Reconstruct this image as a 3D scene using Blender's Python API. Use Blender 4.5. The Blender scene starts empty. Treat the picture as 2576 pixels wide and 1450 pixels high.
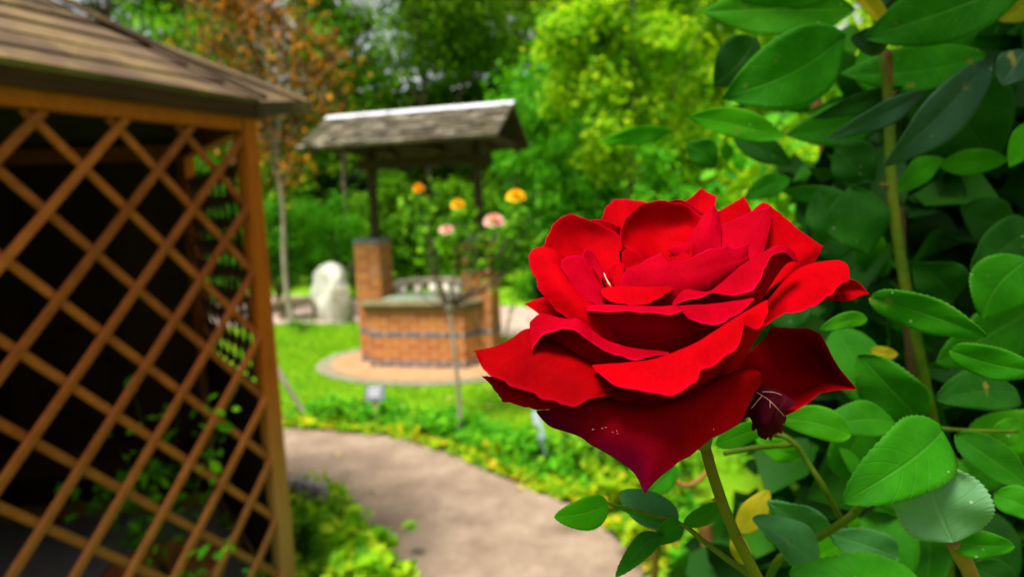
import bpy, math, random
import numpy as np
from mathutils import Vector, Matrix
random.seed(7); rng = np.random.default_rng(7)
sc = bpy.context.scene
COL = sc.collection
PI = math.pi
# ------------------------------------------------------------------ camera geometry (used to read real positions off the photo)
H, F, W0, H0 = 1.6, 1650.0, 2576.0, 1450.0
PITCH, ROLL = math.radians(7.25), math.radians(2.4)
def _rx(a): return np.array([[1,0,0],[0,math.cos(a),-math.sin(a)],[0,math.sin(a),math.cos(a)]])
def _rz(a): return np.array([[math.cos(a),-math.sin(a),0],[math.sin(a),math.cos(a),0],[0,0,1]])
RC = _rx(PI/2-PITCH) @ _rz(-ROLL)
CAM = np.array([0,0,H])
def ray(u, v): return RC @ np.array([(u-W0/2)/F, -(v-H0/2)/F, -1.0])
def P(u, v, d): return CAM + ray(u, v)*d
def G(u, v, z=0.0):
    r = ray(u, v); return CAM + r*((z-H)/r[2])
def az(deg): a = math.radians(deg); return np.array([math.sin(a), math.cos(a), 0.0])
UP = np.array([0,0,1.0])
def nrm(a): a = np.asarray(a, float); return a/(np.linalg.norm(a)+1e-12)

# ------------------------------------------------------------------ materials
def newmat(name):
    m = bpy.data.materials.new(name); m.use_nodes = True
    nt = m.node_tree; nt.nodes.clear()
    return m, nt, (lambda t, **k: _node(nt, t, **k)), nt.links.new
def _node(nt, t, **k):
    n = nt.nodes.new(t)
    for a, b in k.items():
        if a in n.inputs.keys() if hasattr(n.inputs, 'keys') else False: n.inputs[a].default_value = b
        else: setattr(n, a, b)
    return n
def ramp(N, L, fac, stops):
    r = N('ShaderNodeValToRGB'); e = r.color_ramp.elements
    while len(e) > 1: e.remove(e[-1])
    e[0].position = stops[0][0]; e[0].color = (*stops[0][1], 1)
    for p, c in stops[1:]:
        x = e.new(p); x.color = (*c, 1)
    L(fac, r.inputs['Fac']); return r.outputs['Color']
def mixc(N, L, f, a, b, mode='MIX'):
    m = N('ShaderNodeMix'); m.data_type = 'RGBA'; m.blend_type = mode
    for i, x in ((0, f), (6, a), (7, b)):
        if hasattr(x, 'is_linked') or hasattr(x, 'links'): L(x, m.inputs[i])
        elif i == 0: m.inputs[0].default_value = x
        else: m.inputs[i].default_value = (*x, 1)
    return m.outputs[2]
def noise(N, L, scale, detail=4, rough=.6, vec=None, stretch=None):
    n = N('ShaderNodeTexNoise'); n.inputs['Scale'].default_value = scale
    n.inputs['Detail'].default_value = detail; n.inputs['Roughness'].default_value = rough
    if vec is None: vec = N('ShaderNodeTexCoord').outputs['Object']
    if stretch:
        mp = N('ShaderNodeMapping'); mp.inputs['Scale'].default_value = stretch
        L(vec, mp.inputs['Vector']); vec = mp.outputs['Vector']
    L(vec, n.inputs['Vector']); return n.outputs['Fac']
def finish(nt, N, L, col, rough=.7, bump=None, bstr=.3, bdist=.01, spec=.3, metal=0, trans=0, transcol=None, sheen=0, sheencol=None):
    b = N('ShaderNodeBsdfPrincipled')
    if hasattr(col, 'links'): L(col, b.inputs['Base Color'])
    else: b.inputs['Base Color'].default_value = (*col, 1)
    if hasattr(rough, 'links'): L(rough, b.inputs['Roughness'])
    else: b.inputs['Roughness'].default_value = rough
    b.inputs['Specular IOR Level'].default_value = spec
    b.inputs['Metallic'].default_value = metal
    if sheen:
        b.inputs['Sheen Weight'].default_value = sheen
        b.inputs['Sheen Roughness'].default_value = .45
        if sheencol: b.inputs['Sheen Tint'].default_value = (*sheencol, 1)
    if bump is not None:
        bp = N('ShaderNodeBump'); bp.inputs['Strength'].default_value = bstr; bp.inputs['Distance'].default_value = bdist
        L(bump, bp.inputs['Height']); L(bp.outputs[0], b.inputs['Normal'])
    out = N('ShaderNodeOutputMaterial')
    if trans:
        t = N('ShaderNodeBsdfTranslucent')
        tc = transcol if transcol is not None else col
        if hasattr(tc, 'links'): L(tc, t.inputs['Color'])
        else: t.inputs['Color'].default_value = (*tc, 1)
        mx = N('ShaderNodeMixShader'); mx.inputs[0].default_value = trans
        L(b.outputs[0], mx.inputs[1]); L(t.outputs[0], mx.inputs[2]); L(mx.outputs[0], out.inputs[0])
    else: L(b.outputs[0], out.inputs[0])

def m_simple(name, c1, c2, scale=8, rough=.8, stretch=None, bstr=.3, bdist=.01, spec=.1, metal=0, detail=5):
    m, nt, N, L = newmat(name)
    f = noise(N, L, scale, detail, .65, stretch=stretch)
    c = ramp(N, L, f, [(.3, c1), (.7, c2)])
    finish(nt, N, L, c, rough, f, bstr, bdist, spec, metal); return m
def m_leafcloud(name, stops, trans=.35, rough=.6, spec=.12):
    """many small leaves in one mesh: each leaf (mesh island) gets its own tone"""
    m, nt, N, L = newmat(name)
    g = N('ShaderNodeNewGeometry')
    c = ramp(N, L, g.outputs['Random Per Island'], stops)
    f = noise(N, L, 1.3, 3)
    c = mixc(N, L, f, mixc(N, L, 1.0, c, (.62, .66, .6), 'MULTIPLY'), c)
    tc = mixc(N, L, 1.0, c, (1.25, 1.2, .5), 'MULTIPLY')
    finish(nt, N, L, c, rough, None, spec=spec, trans=trans, transcol=tc); return m
def m_roseleaf(name, dark, light, vein, trans=.3, rough=.6, spec=.05, yellow=0):
    """single large leaf with UVs: u across -1..1 as 0..1, v from base to tip"""
    m, nt, N, L = newmat(name)
    uv = N('ShaderNodeUVMap').outputs[0]
    sx = N('ShaderNodeSeparateXYZ'); L(uv, sx.inputs[0])
    def M(op, a, b=None, c=None):
        n = N('ShaderNodeMath'); n.operation = op
        for i, x in enumerate((a, b, c)):
            if x is None: continue
            if hasattr(x, 'links'): L(x, n.inputs[i])
            else: n.inputs[i].default_value = x
        return n.outputs[0]
    ax = M('ABSOLUTE', M('MULTIPLY_ADD', sx.outputs[0], 2.0, -1.0))
    # lateral veins run outwards and towards the tip
    t = M('SUBTRACT', M('MULTIPLY', sx.outputs[1], 8.0), M('MULTIPLY', ax, 1.9))
    lat = M('POWER', M('ABSOLUTE', M('SUBTRACT', M('FRACT', t), .5)), 1.0)
    latm = N('ShaderNodeMapRange'); L(lat, latm.inputs[0]); latm.inputs[1].default_value = .06; latm.inputs[2].default_value = 0.0
    latm.inputs[3].default_value = 0; latm.inputs[4].default_value = .55
    mid = N('ShaderNodeMapRange'); L(ax, mid.inputs[0]); mid.inputs[1].default_value = .07; mid.inputs[2].default_value = .015
    v = M('MAXIMUM', latm.outputs[0], mid.outputs[0])
    oi = N('ShaderNodeObjectInfo')
    f = noise(N, L, 45, 5, .7)
    c = ramp(N, L, f, [(.25, dark), (.75, light)])
    hs = N('ShaderNodeHueSaturation'); L(c, hs.inputs['Color'])
    vr = N('ShaderNodeMapRange'); L(oi.outputs['Random'], vr.inputs[0]); vr.inputs[3].default_value = .75; vr.inputs[4].default_value = 1.25
    L(vr.outputs[0], hs.inputs['Value']); c = hs.outputs[0]
    c = mixc(N, L, M('MULTIPLY', v, .22), c, vein)
    ed = N('ShaderNodeMapRange'); L(ax, ed.inputs[0]); ed.inputs[1].default_value = .9; ed.inputs[2].default_value = 1.0; ed.inputs[4].default_value = .3
    c = mixc(N, L, ed.outputs[0], c, vein)
    bl = noise(N, L, 70, 2, .5); bm = N('ShaderNodeMapRange'); L(bl, bm.inputs[0]); bm.inputs[1].default_value = .70; bm.inputs[2].default_value = .76; bm.inputs[4].default_value = .6
    c = mixc(N, L, bm.outputs[0], c, (.16, .12, .02))
    vo = N('ShaderNodeTexVoronoi'); vo.inputs['Scale'].default_value = 190
    L(N('ShaderNodeTexCoord').outputs['Object'], vo.inputs['Vector'])
    sp = N('ShaderNodeMapRange'); L(vo.outputs['Distance'], sp.inputs[0]); sp.inputs[1].default_value = .14; sp.inputs[2].default_value = .05
    f2 = noise(N, L, 30, 2)
    gate = N('ShaderNodeMapRange'); L(f2, gate.inputs[0]); gate.inputs[1].default_value = .58; gate.inputs[2].default_value = .64
    c = mixc(N, L, M('MULTIPLY', M('MULTIPLY', sp.outputs[0], gate.outputs[0]), .7), c, (.45, .5, .35))
    tc = mixc(N, L, 1.0, c, (1.3, 1.25, .4), 'MULTIPLY')
    hgt = M('SUBTRACT', f, M('MULTIPLY', v, 1.2))
    finish(nt, N, L, c, rough, hgt, .4, .0008, spec, trans=trans, transcol=tc); return m

def m_petal(name, c1, c2, edge, purple=.0, trans=.3):
    m, nt, N, L = newmat(name)
    uv = N('ShaderNodeUVMap').outputs[0]
    sx = N('ShaderNodeSeparateXYZ'); L(uv, sx.inputs[0])
    f = noise(N, L, 60, 4, .6)
    c = ramp(N, L, f, [(.3, c1), (.75, c2)])
    # fine veins fanning from the base
    w = noise(N, L, 9, 5, .75, vec=uv, stretch=(14, 1.2, 1))
    wv = N('ShaderNodeMapRange'); L(w, wv.inputs[0]); wv.inputs[1].default_value = .42; wv.inputs[2].default_value = .75; wv.inputs[4].default_value = .32
    c = mixc(N, L, wv.outputs[0], c, tuple(x*.45 for x in c1))
    e = N('ShaderNodeMapRange'); L(sx.outputs[1], e.inputs[0]); e.inputs[1].default_value = .955; e.inputs[2].default_value = 1.0; e.inputs[4].default_value = .5
    c = mixc(N, L, e.outputs[0], c, edge)
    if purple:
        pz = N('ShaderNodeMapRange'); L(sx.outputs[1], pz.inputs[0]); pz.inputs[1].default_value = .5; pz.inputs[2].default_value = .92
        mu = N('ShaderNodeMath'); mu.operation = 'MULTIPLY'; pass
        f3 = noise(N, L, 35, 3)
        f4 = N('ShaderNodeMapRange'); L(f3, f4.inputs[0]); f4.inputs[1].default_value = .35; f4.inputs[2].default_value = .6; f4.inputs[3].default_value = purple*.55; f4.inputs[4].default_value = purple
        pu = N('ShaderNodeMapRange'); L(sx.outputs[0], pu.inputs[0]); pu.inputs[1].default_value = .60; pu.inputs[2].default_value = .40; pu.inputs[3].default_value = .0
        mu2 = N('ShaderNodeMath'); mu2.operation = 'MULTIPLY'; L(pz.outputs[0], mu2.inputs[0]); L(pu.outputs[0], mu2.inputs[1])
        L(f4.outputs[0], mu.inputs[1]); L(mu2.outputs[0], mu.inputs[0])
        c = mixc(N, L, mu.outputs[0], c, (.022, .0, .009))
    fine = noise(N, L, 900, 3, .7)
    fr = N('ShaderNodeMapRange'); L(fine, fr.inputs[0]); fr.inputs[1].default_value = .35; fr.inputs[2].default_value = .7; fr.inputs[4].default_value = .16
    c = mixc(N, L, fr.outputs[0], c, tuple(x*.5 for x in c1))
    ad = N('ShaderNodeMath'); ad.operation = 'MULTIPLY_ADD'; L(w, ad.inputs[0]); ad.inputs[1].default_value = 1.5; L(fine, ad.inputs[2])
    finish(nt, N, L, c, .7, ad.outputs[0], .22, .0005, .008, trans=trans, transcol=(.45, .0, .0005))
    return m

M = {}
M['petal'] = m_petal('petal_red', (.22, .0, .0012), (.38, .0, .0026), (.42, .0, .02), trans=.15)
M['petal_cool'] = m_petal('petal_crimson', (.20, .0, .0034), (.34, .0, .009), (.46, .001, .04), trans=.15)
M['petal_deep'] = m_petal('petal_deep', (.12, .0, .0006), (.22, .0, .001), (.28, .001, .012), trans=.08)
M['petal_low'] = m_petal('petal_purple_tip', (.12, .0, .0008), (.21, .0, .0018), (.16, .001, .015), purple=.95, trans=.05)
M['petal_old'] = m_petal('petal_withered', (.02, .001, .003), (.07, .003, .010), (.25, .10, .07), purple=.7, trans=.05)
M['pollen'] = m_simple('pollen', (.42, .25, .15), (.5, .34, .22), 80)
M['fleck'] = m_simple('fleck', (.25, .12, .10), (.4, .22, .18), 80)
M['stem'] = m_simple('rose_stem_skin', (.05, .08, .002), (.10, .055, .004), 14, .6, stretch=(1, 1, .5), spec=.06)
M['cane'] = m_simple('cane_skin', (.022, .055, .002), (.065, .085, .004), 30, .6, spec=.06)
M['brown_cane'] = m_simple('brown_cane_skin', (.07, .032, .008), (.20, .10, .02), 25, .7)
M['leaf'] = m_roseleaf('leaf_green', (.008, .085, .001), (.022, .15, .002), (.07, .22, .02))
M['leaf_bright'] = m_roseleaf('leaf_bright_green', (.022, .17, .001), (.05, .26, .002), (.12, .32, .02), trans=.4)
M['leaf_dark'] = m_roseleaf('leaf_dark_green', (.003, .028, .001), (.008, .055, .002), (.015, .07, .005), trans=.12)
M['leaf_sage'] = m_roseleaf('leaf_sage', (.020, .095, .022), (.045, .16, .04), (.1, .24, .07), trans=.2)
M['dark_cane'] = m_simple('dark_cane_skin', (.02, .010, .005), (.06, .032, .014), 25, .8)
M['leaf_grey'] = m_roseleaf('leaf_glaucous', (.05, .13, .055), (.09, .20, .085), (.17, .28, .13), trans=.15, rough=.55)
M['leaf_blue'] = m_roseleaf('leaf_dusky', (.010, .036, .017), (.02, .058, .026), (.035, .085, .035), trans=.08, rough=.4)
M['leaf_yellow'] = m_roseleaf('leaf_yellow', (.17, .19, .003), (.30, .24, .006), (.3, .28, .03), trans=.4)
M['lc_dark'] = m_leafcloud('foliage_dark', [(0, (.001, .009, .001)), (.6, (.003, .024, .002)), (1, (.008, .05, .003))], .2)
M['lc_mid'] = m_leafcloud('foliage_mid', [(0, (.02, .09, .001)), (.5, (.08, .28, .002)), (1, (.22, .48, .004))], .45)
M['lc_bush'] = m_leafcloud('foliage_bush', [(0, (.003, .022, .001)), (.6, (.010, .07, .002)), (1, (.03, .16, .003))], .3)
M['lc_olive'] = m_leafcloud('foliage_olive', [(0, (.02, .09, .001)), (.5, (.09, .26, .002)), (1, (.24, .46, .006))], .5)
M['lc_bright'] = m_leafcloud('foliage_bright', [(0, (.02, .17, .001)), (.5, (.07, .36, .003)), (1, (.17, .50, .006))], .4)
M['lc_yellow'] = m_leafcloud('foliage_yellow', [(0, (.08, .28, .001)), (.5, (.24, .46, .003)), (.85, (.60, .62, .006)), (1, (.7, .44, .02))], .5)
M['lc_lime'] = m_leafcloud('foliage_lime', [(0, (.06, .30, .002)), (.4, (.24, .55, .006)), (1, (.62, .78, .02))], .55)
M['lc_copper'] = m_leafcloud('foliage_copper', [(0, (.04, .022, .012)), (.4, (.14, .055, .02)), (.52, (.08, .12, .01)), (.66, (.30, .10, .015)), (.85, (.52, .18, .012)), (1, (.72, .30, .01))], .35)
M['lc_teal'] = m_leafcloud('foliage_teal', [(0, (.02, .08, .05)), (1, (.08, .22, .15))], .2)
M['bark'] = m_simple('bark', (.045, .03, .02), (.14, .10, .07), 14, .9, stretch=(1, 1, .25), bstr=.8, bdist=.02)
M['bark_pale'] = m_simple('bark_pale', (.13, .12, .07), (.28, .24, .17), 18, .85, stretch=(1, 1, .3), bstr=.6)
def m_wood(name, a, b, moss=None, along=(1, 1, 14), scale=5, zmoss=None):
    m, nt, N, L = newmat(name)
    f = noise(N, L, scale, 6, .7, stretch=along)
    c = ramp(N, L, f, [(.3, a), (.7, b)])
    rp = N('ShaderNodeMapRange'); L(N('ShaderNodeNewGeometry').outputs['Random Per Island'], rp.inputs[0]); rp.inputs[3].default_value = .72; rp.inputs[4].default_value = 1.2
    hv = N('ShaderNodeHueSaturation'); L(c, hv.inputs['Color']); L(rp.outputs[0], hv.inputs['Value']); c = hv.outputs[0]
    if moss:
        g = noise(N, L, 4, 4, .6)
        gm = N('ShaderNodeMapRange'); L(g, gm.inputs[0]); gm.inputs[1].default_value = .5; gm.inputs[2].default_value = .68
        fac = gm.outputs[0]
        if zmoss:
            s = N('ShaderNodeSeparateXYZ'); L(N('ShaderNodeNewGeometry').outputs['Position'], s.inputs[0])
            zm = N('ShaderNodeMapRange'); L(s.outputs[2], zm.inputs[0]); zm.inputs[1].default_value = zmoss[1]; zm.inputs[2].default_value = zmoss[0]
            mu = N('ShaderNodeMath'); mu.operation = 'MULTIPLY'; L(zm.outputs[0], mu.inputs[0]); mu.inputs[1].default_value = .75
            fac = mu.outputs[0]
        c = mixc(N, L, fac, c, moss)
    finish(nt, N, L, c, .75, f, .4, .004, .08); return m
M['wood'] = m_wood('stained_wood', (.25, .050, .002), (.36, .086, .006), (.26, .17, .05), (6, 6, 1.0), 9, (.45, 1.05))
M['lath'] = m_wood('lath_wood', (.19, .042, .008), (.33, .084, .020), (.22, .11, .03), (5, 5, 5), 4, (.2, 1.1))
M['shadewood'] = m_wood('shaded_wood', (.022, .009, .004), (.055, .022, .008))  # gazebo interior and under-eave shade put into the wood colour
M['wellwood'] = m_wood('weathered_dark_wood', (.02, .013, .006), (.06, .04, .02))
M['roofboard'] = None
def m_shingle(name, stops, moss, wl=1.0):
    m, nt, N, L = newmat(name)
    g = N('ShaderNodeNewGeometry')
    base = ramp(N, L, g.outputs['Random Per Island'], stops)
    f = noise(N, L, 7, 6, .7, stretch=(1, 1, 1))
    c = mixc(N, L, f, mixc(N, L, 1.0, base, (.5, .5, .5), 'MULTIPLY'), base)
    g2 = noise(N, L, 2.2, 5, .7)
    gm = N('ShaderNodeMapRange'); L(g2, gm.inputs[0]); gm.inputs[1].default_value = .52; gm.inputs[2].default_value = .7; gm.inputs[4].default_value = .7
    c = mixc(N, L, gm.outputs[0], c, moss)
    finish(nt, N, L, c, .85, f, .6, .006, .08); return m
M['roofboard'] = m_shingle('roof_boards', [(0, (.045, .028, .018)), (.5, (.088, .056, .035)), (1, (.14, .092, .056))], (.20, .14, .05))
M['shingle'] = m_shingle('roof_shingles', [(0, (.10, .082, .058)), (.5, (.17, .145, .105)), (1, (.30, .265, .20))], (.15, .13, .07))
M['ridge'] = m_simple('ridge_metal', (.42, .43, .46), (.55, .56, .60), 4, .4, bstr=.05)
M['stone'] = m_simple('grey_stone', (.13, .115, .08), (.29, .26, .19), 7, .9, bstr=.6)
M['palestone'] = m_simple('pale_boulder', (.40, .38, .30), (.70, .68, .60), 5, .85, bstr=.5, bdist=.03)
M['coping'] = m_simple('coping_stone', (.08, .065, .03), (.17, .14, .07), 9, .85, bstr=.4)
M['cover'] = m_simple('well_cover', (.22, .28, .20), (.30, .38, .28), 9, .5)
M['kerb'] = m_simple('kerb_stone', (.12, .11, .065), (.22, .20, .14), 12, .9)
M['slate'] = m_simple('engineering_brick', (.10, .10, .12), (.20, .19, .21), 16, .6)
M['tag'] = m_simple('label_plate', (.09, .10, .13), (.14, .155, .19), 20, .35, metal=.3, bstr=.05)
M['tagwrite'] = m_simple('label_lettering', (.5, .5, .5), (.6, .6, .6), 20, .5)
M['palewood'] = m_simple('pale_wood', (.34, .27, .10), (.46, .38, .17), 12, .8, stretch=(6, 6, 1))
M['whitetag'] = m_simple('white_plastic', (.30, .37, .44), (.38, .46, .52), 10, .4, bstr=.02)
M['greywood'] = m_simple('grey_wood', (.20, .17, .15), (.36, .32, .29), 8, .9, stretch=(8, 8, 1), bstr=.6)
M['terracotta'] = m_simple('terracotta', (.22, .06, .02), (.33, .10, .03), 9, .8)
M['metal'] = m_simple('galvanised', (.25, .28, .3), (.4, .43, .46), 9, .4, metal=.6)
M['yellow'] = m_leafcloud('petals_yellow', [(0, (.80, .34, .0)), (.6, (.88, .50, .005)), (1, (.9, .62, .02))], .35)
M['orange'] = m_leafcloud('petals_orange', [(0, (.85, .28, .0)), (1, (.9, .44, .005))], .35)
M['pink'] = m_leafcloud('petals_pink', [(0, (.75, .22, .30)), (.6, (.85, .38, .40)), (1, (.9, .70, .45))], .35)
M['fallen'] = m_leafcloud('fallen_leaf', [(0, (.35, .26, .07)), (1, (.5, .42, .16))], .2)
def m_brick():
    m, nt, N, L = newmat('red_brick')
    uv = N('ShaderNodeUVMap').outputs[0]
    b = N('ShaderNodeTexBrick'); L(uv, b.inputs['Vector'])
    b.inputs['Scale'].default_value = 1; b.inputs['Brick Width'].default_value = .205; b.inputs['Row Height'].default_value = .064
    b.inputs['Mortar Size'].default_value = .0075; b.inputs['Mortar Smooth'].default_value = .25
    b.inputs['Color1'].default_value = (.34, .085, .006, 1); b.inputs['Color2'].default_value = (.50, .17, .014, 1); b.inputs['Mortar'].default_value = (.44, .29, .18, 1)
    b.offset = .5
    f = noise(N, L, 22, 4)
    c = mixc(N, L, f, mixc(N, L, 1.0, b.outputs[0], (.62, .6, .55), 'MULTIPLY'), b.outputs[0])
    g = noise(N, L, 3.2, 4); gm = N('ShaderNodeMapRange'); L(g, gm.inputs[0]); gm.inputs[1].default_value = .58; gm.inputs[2].default_value = .72; gm.inputs[4].default_value = .4
    c = mixc(N, L, gm.outputs[0], c, (.48, .33, .22))
    finish(nt, N, L, c, .85, b.outputs['Fac'], -.5, .006, .2); return m
M['brick'] = m_brick()
def m_blue():
    m, nt, N, L = newmat('blue_brick_course')
    uv = N('ShaderNodeUVMap').outputs[0]
    b = N('ShaderNodeTexBrick'); L(uv, b.inputs['Vector'])
    b.inputs['Scale'].default_value = 1; b.inputs['Brick Width'].default_value = .205; b.inputs['Row Height'].default_value = .064
    b.inputs['Mortar Size'].default_value = .007; b.inputs['Mortar Smooth'].default_value = .25
    b.inputs['Color1'].default_value = (.05, .05, .065, 1); b.inputs['Color2'].default_value = (.10, .09, .10, 1); b.inputs['Mortar'].default_value = (.44, .29, .18, 1)
    finish(nt, N, L, b.outputs[0], .7, b.outputs['Fac'], -.5, .006, .3); return m
M['blue'] = m_blue()
def m_ground(name, stops, scale, scale2=60, bstr=.5, bdist=.01, rough=.95):
    m, nt, N, L = newmat(name)
    f = noise(N, L, scale, 6, .65)
    c = ramp(N, L, f, stops)
    g = noise(N, L, scale2, 4, .8)
    c = mixc(N, L, g, mixc(N, L, 1.0, c, (.62, .62, .62), 'MULTIPLY'), c)
    finish(nt, N, L, c, rough, g, bstr, bdist, .15); return m
M['path'] = m_ground('path_grit', [(.3, (.17, .118, .080)), (.5, (.235, .170, .120)), (.7, (.32, .24, .172))], 4, 38)
M['patio'] = m_ground('patio_paving', [(.3, (.30, .165, .075)), (.7, (.43, .25, .125))], 5, 50, .2)
M['farpath'] = m_ground('far_paving', [(.3, (.30, .22, .17)), (.7, (.44, .34, .28))], 2, 50, .2)
M['lawn'] = m_ground('lawn_turf', [(.25, (.06, .22, .001)), (.5, (.16, .36, .002)), (.75, (.28, .44, .004))], 1.6, 70, .6, .03)
M['soil'] = m_ground('soil', [(.3, (.05, .035, .02)), (.7, (.12, .09, .05))], 6, 50, .8, .03)
M['grass'] = m_leafcloud('grass_blades', [(0, (.05, .24, .001)), (.5, (.14, .38, .002)), (.9, (.27, .48, .005)), (1, (.5, .5, .03))], .35)

# ------------------------------------------------------------------ object helpers
def link(name, verts, faces, mat, parent=None, smooth=False, uvs=None):
    me = bpy.data.meshes.new(name)
    me.from_pydata([tuple(map(float, v)) for v in verts], [], faces)
    me.materials.append(mat)
    if uvs is not None:
        ul = me.uv_layers.new(name='UVMap')
        idx = np.empty(len(me.loops), dtype=np.int32); me.loops.foreach_get('vertex_index', idx)
        ul.data.foreach_set('uv', np.asarray(uvs, dtype=np.float32)[idx].ravel())
    if smooth: me.polygons.foreach_set('use_smooth', [True]*len(me.polygons))
    me.update()
    o = bpy.data.objects.new(name, me); COL.objects.link(o)
    if parent is not None:
        o.parent = parent
        o.matrix_parent_inverse = Matrix.Translation(parent.location).inverted()
    return o
def thing(name, label, cat, loc=(0, 0, 0), group=None):
    o = bpy.data.objects.new(name, None); COL.objects.link(o); o.location = Vector([float(x) for x in loc]); o.empty_display_size = .1
    o['label'] = label; o['category'] = cat
    if group: o['group'] = group
    return o
def tag(o, label, cat, group=None):
    o['label'] = label; o['category'] = cat
    if group: o['group'] = group
    return o
def kind(o, k, label=None, cat=None):
    o['kind'] = k
    if label: o['label'] = label
    if cat: o['category'] = cat
    return o
class MB:
    def __init__(s): s.v = []; s.f = []; s.uv = []
    def add(s, vs, fs, uv=None):
        n = len(s.v); s.v += [np.asarray(x, float) for x in vs]; s.f += [tuple(i+n for i in f) for f in fs]
        s.uv += list(uv) if uv is not None else [(0, 0)]*len(vs)
    def box(s, o, X, Y, Z, x0, x1, y0, y1, z0, z1, ch=0):
        """axis box in local frame o,X,Y,Z; every face has its own vertices (metre UVs)"""
        def pt(x, y, z): return o+X*x+Y*y+Z*z
        F_ = [((x0,y0),(x1,y0),'y',y0), ((x1,y1),(x0,y1),'y',y1)]
        s.add([pt(x0,y0,z0),pt(x1,y0,z0),pt(x1,y0,z1),pt(x0,y0,z1)], [(0,1,2,3)], [(x0,z0),(x1,z0),(x1,z1),(x0,z1)])
        s.add([pt(x1,y1,z0),pt(x0,y1,z0),pt(x0,y1,z1),pt(x1,y1,z1)], [(0,1,2,3)], [(x1,z0),(x0,z0),(x0,z1),(x1,z1)])
        s.add([pt(x1,y0,z0),pt(x1,y1,z0),pt(x1,y1,z1),pt(x1,y0,z1)], [(0,1,2,3)], [(y0+.1,z0),(y1+.1,z0),(y1+.1,z1),(y0+.1,z1)])
        s.add([pt(x0,y1,z0),pt(x0,y0,z0),pt(x0,y0,z1),pt(x0,y1,z1)], [(0,1,2,3)], [(y1+.1,z0),(y0+.1,z0),(y0+.1,z1),(y1+.1,z1)])
        s.add([pt(x0,y0,z1),pt(x1,y0,z1),pt(x1,y1,z1),pt(x0,y1,z1)], [(0,1,2,3)], [(x0,y0),(x1,y0),(x1,y1),(x0,y1)])
        s.add([pt(x0,y1,z0),pt(x1,y1,z0),pt(x1,y0,z0),pt(x0,y0,z0)], [(0,1,2,3)], [(x0,y1),(x1,y1),(x1,y0),(x0,y0)])
    def hexa(s, p):
        """closed solid from 8 corners: 0-3 bottom loop, 4-7 top loop"""
        s.add(p, [(3,2,1,0),(4,5,6,7),(0,1,5,4),(1,2,6,5),(2,3,7,6),(3,0,4,7)])
    def bar(s, a, b, w, t, side=None):
        a = np.asarray(a, float); b = np.asarray(b, float); d = nrm(b-a)
        if side is None: side = nrm(np.cross(d, UP)) if abs(d[2]) < .95 else np.array([1., 0, 0])
        side = nrm(side); n = np.cross(d, side)
        p = [a-side*w/2-n*t/2, a+side*w/2-n*t/2, a+side*w/2+n*t/2, a-side*w/2+n*t/2]
        q = [x+(b-a) for x in p]
        s.hexa(p+q)
    def tube(s, pts, rad, n=10, wob=0, cap=True):
        pts = [np.asarray(p, float) for p in pts]; k = len(pts)
        if not hasattr(rad, '__len__'): rad = [rad]*k
        ref = np.array([.31, .87, .12]); base = len(s.v); vs = []; fs = []
        for i in range(k):
            d = nrm(pts[min(i+1, k-1)]-pts[max(i-1, 0)])
            a = nrm(np.cross(d, ref)); b = np.cross(d, a)
            for j in range(n):
                th = 2*PI*j/n; r = rad[i]*(1+wob*random.uniform(-1, 1))
                vs.append(pts[i]+(a*math.cos(th)+b*math.sin(th))*r)
        for i in range(k-1):
            for j in range(n):
                fs.append((i*n+j, i*n+(j+1) % n, (i+1)*n+(j+1) % n, (i+1)*n+j))
        if cap: fs.append(tuple(range(n))[::-1]); fs.append(tuple((k-1)*n+j for j in range(n)))
        s.add(vs, fs)
    def build(s, name, mat, parent=None, smooth=False, uv=False, bevel=0):
        o = link(name, s.v, s.f, mat, parent, smooth, s.uv if uv else None)
        if bevel:
            md = o.modifiers.new('bevel', 'BEVEL'); md.width = bevel; md.segments = 2
        return o
def catmull(pts, n):
    """resample a polyline (k x m) to n points along a Catmull-Rom curve, even in arc length"""
    p = np.asarray(pts, float); k = len(p)
    if k == 1: return np.repeat(p, n, 0)
    if k == 2:
        t = np.linspace(0, 1, n)[:, None]; return p[0]*(1-t)+p[1]*t
    ext = np.vstack([2*p[0]-p[1], p, 2*p[-1]-p[-2]])
    out = []
    for i in range(k-1):
        a, b, c, d = ext[i:i+4]
        for t in np.linspace(0, 1, 12, endpoint=False):
            out.append(.5*((2*b)+(-a+c)*t+(2*a-5*b+4*c-d)*t*t+(-a+3*b-3*c+d)*t**3))
    out.append(p[-1]); out = np.array(out)
    s = np.concatenate([[0], np.cumsum(np.linalg.norm(np.diff(out, axis=0), axis=1))]); s /= s[-1]
    q = np.linspace(0, 1, n)
    return np.stack([np.interp(q, s, out[:, j]) for j in range(out.shape[1])], 1)
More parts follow.
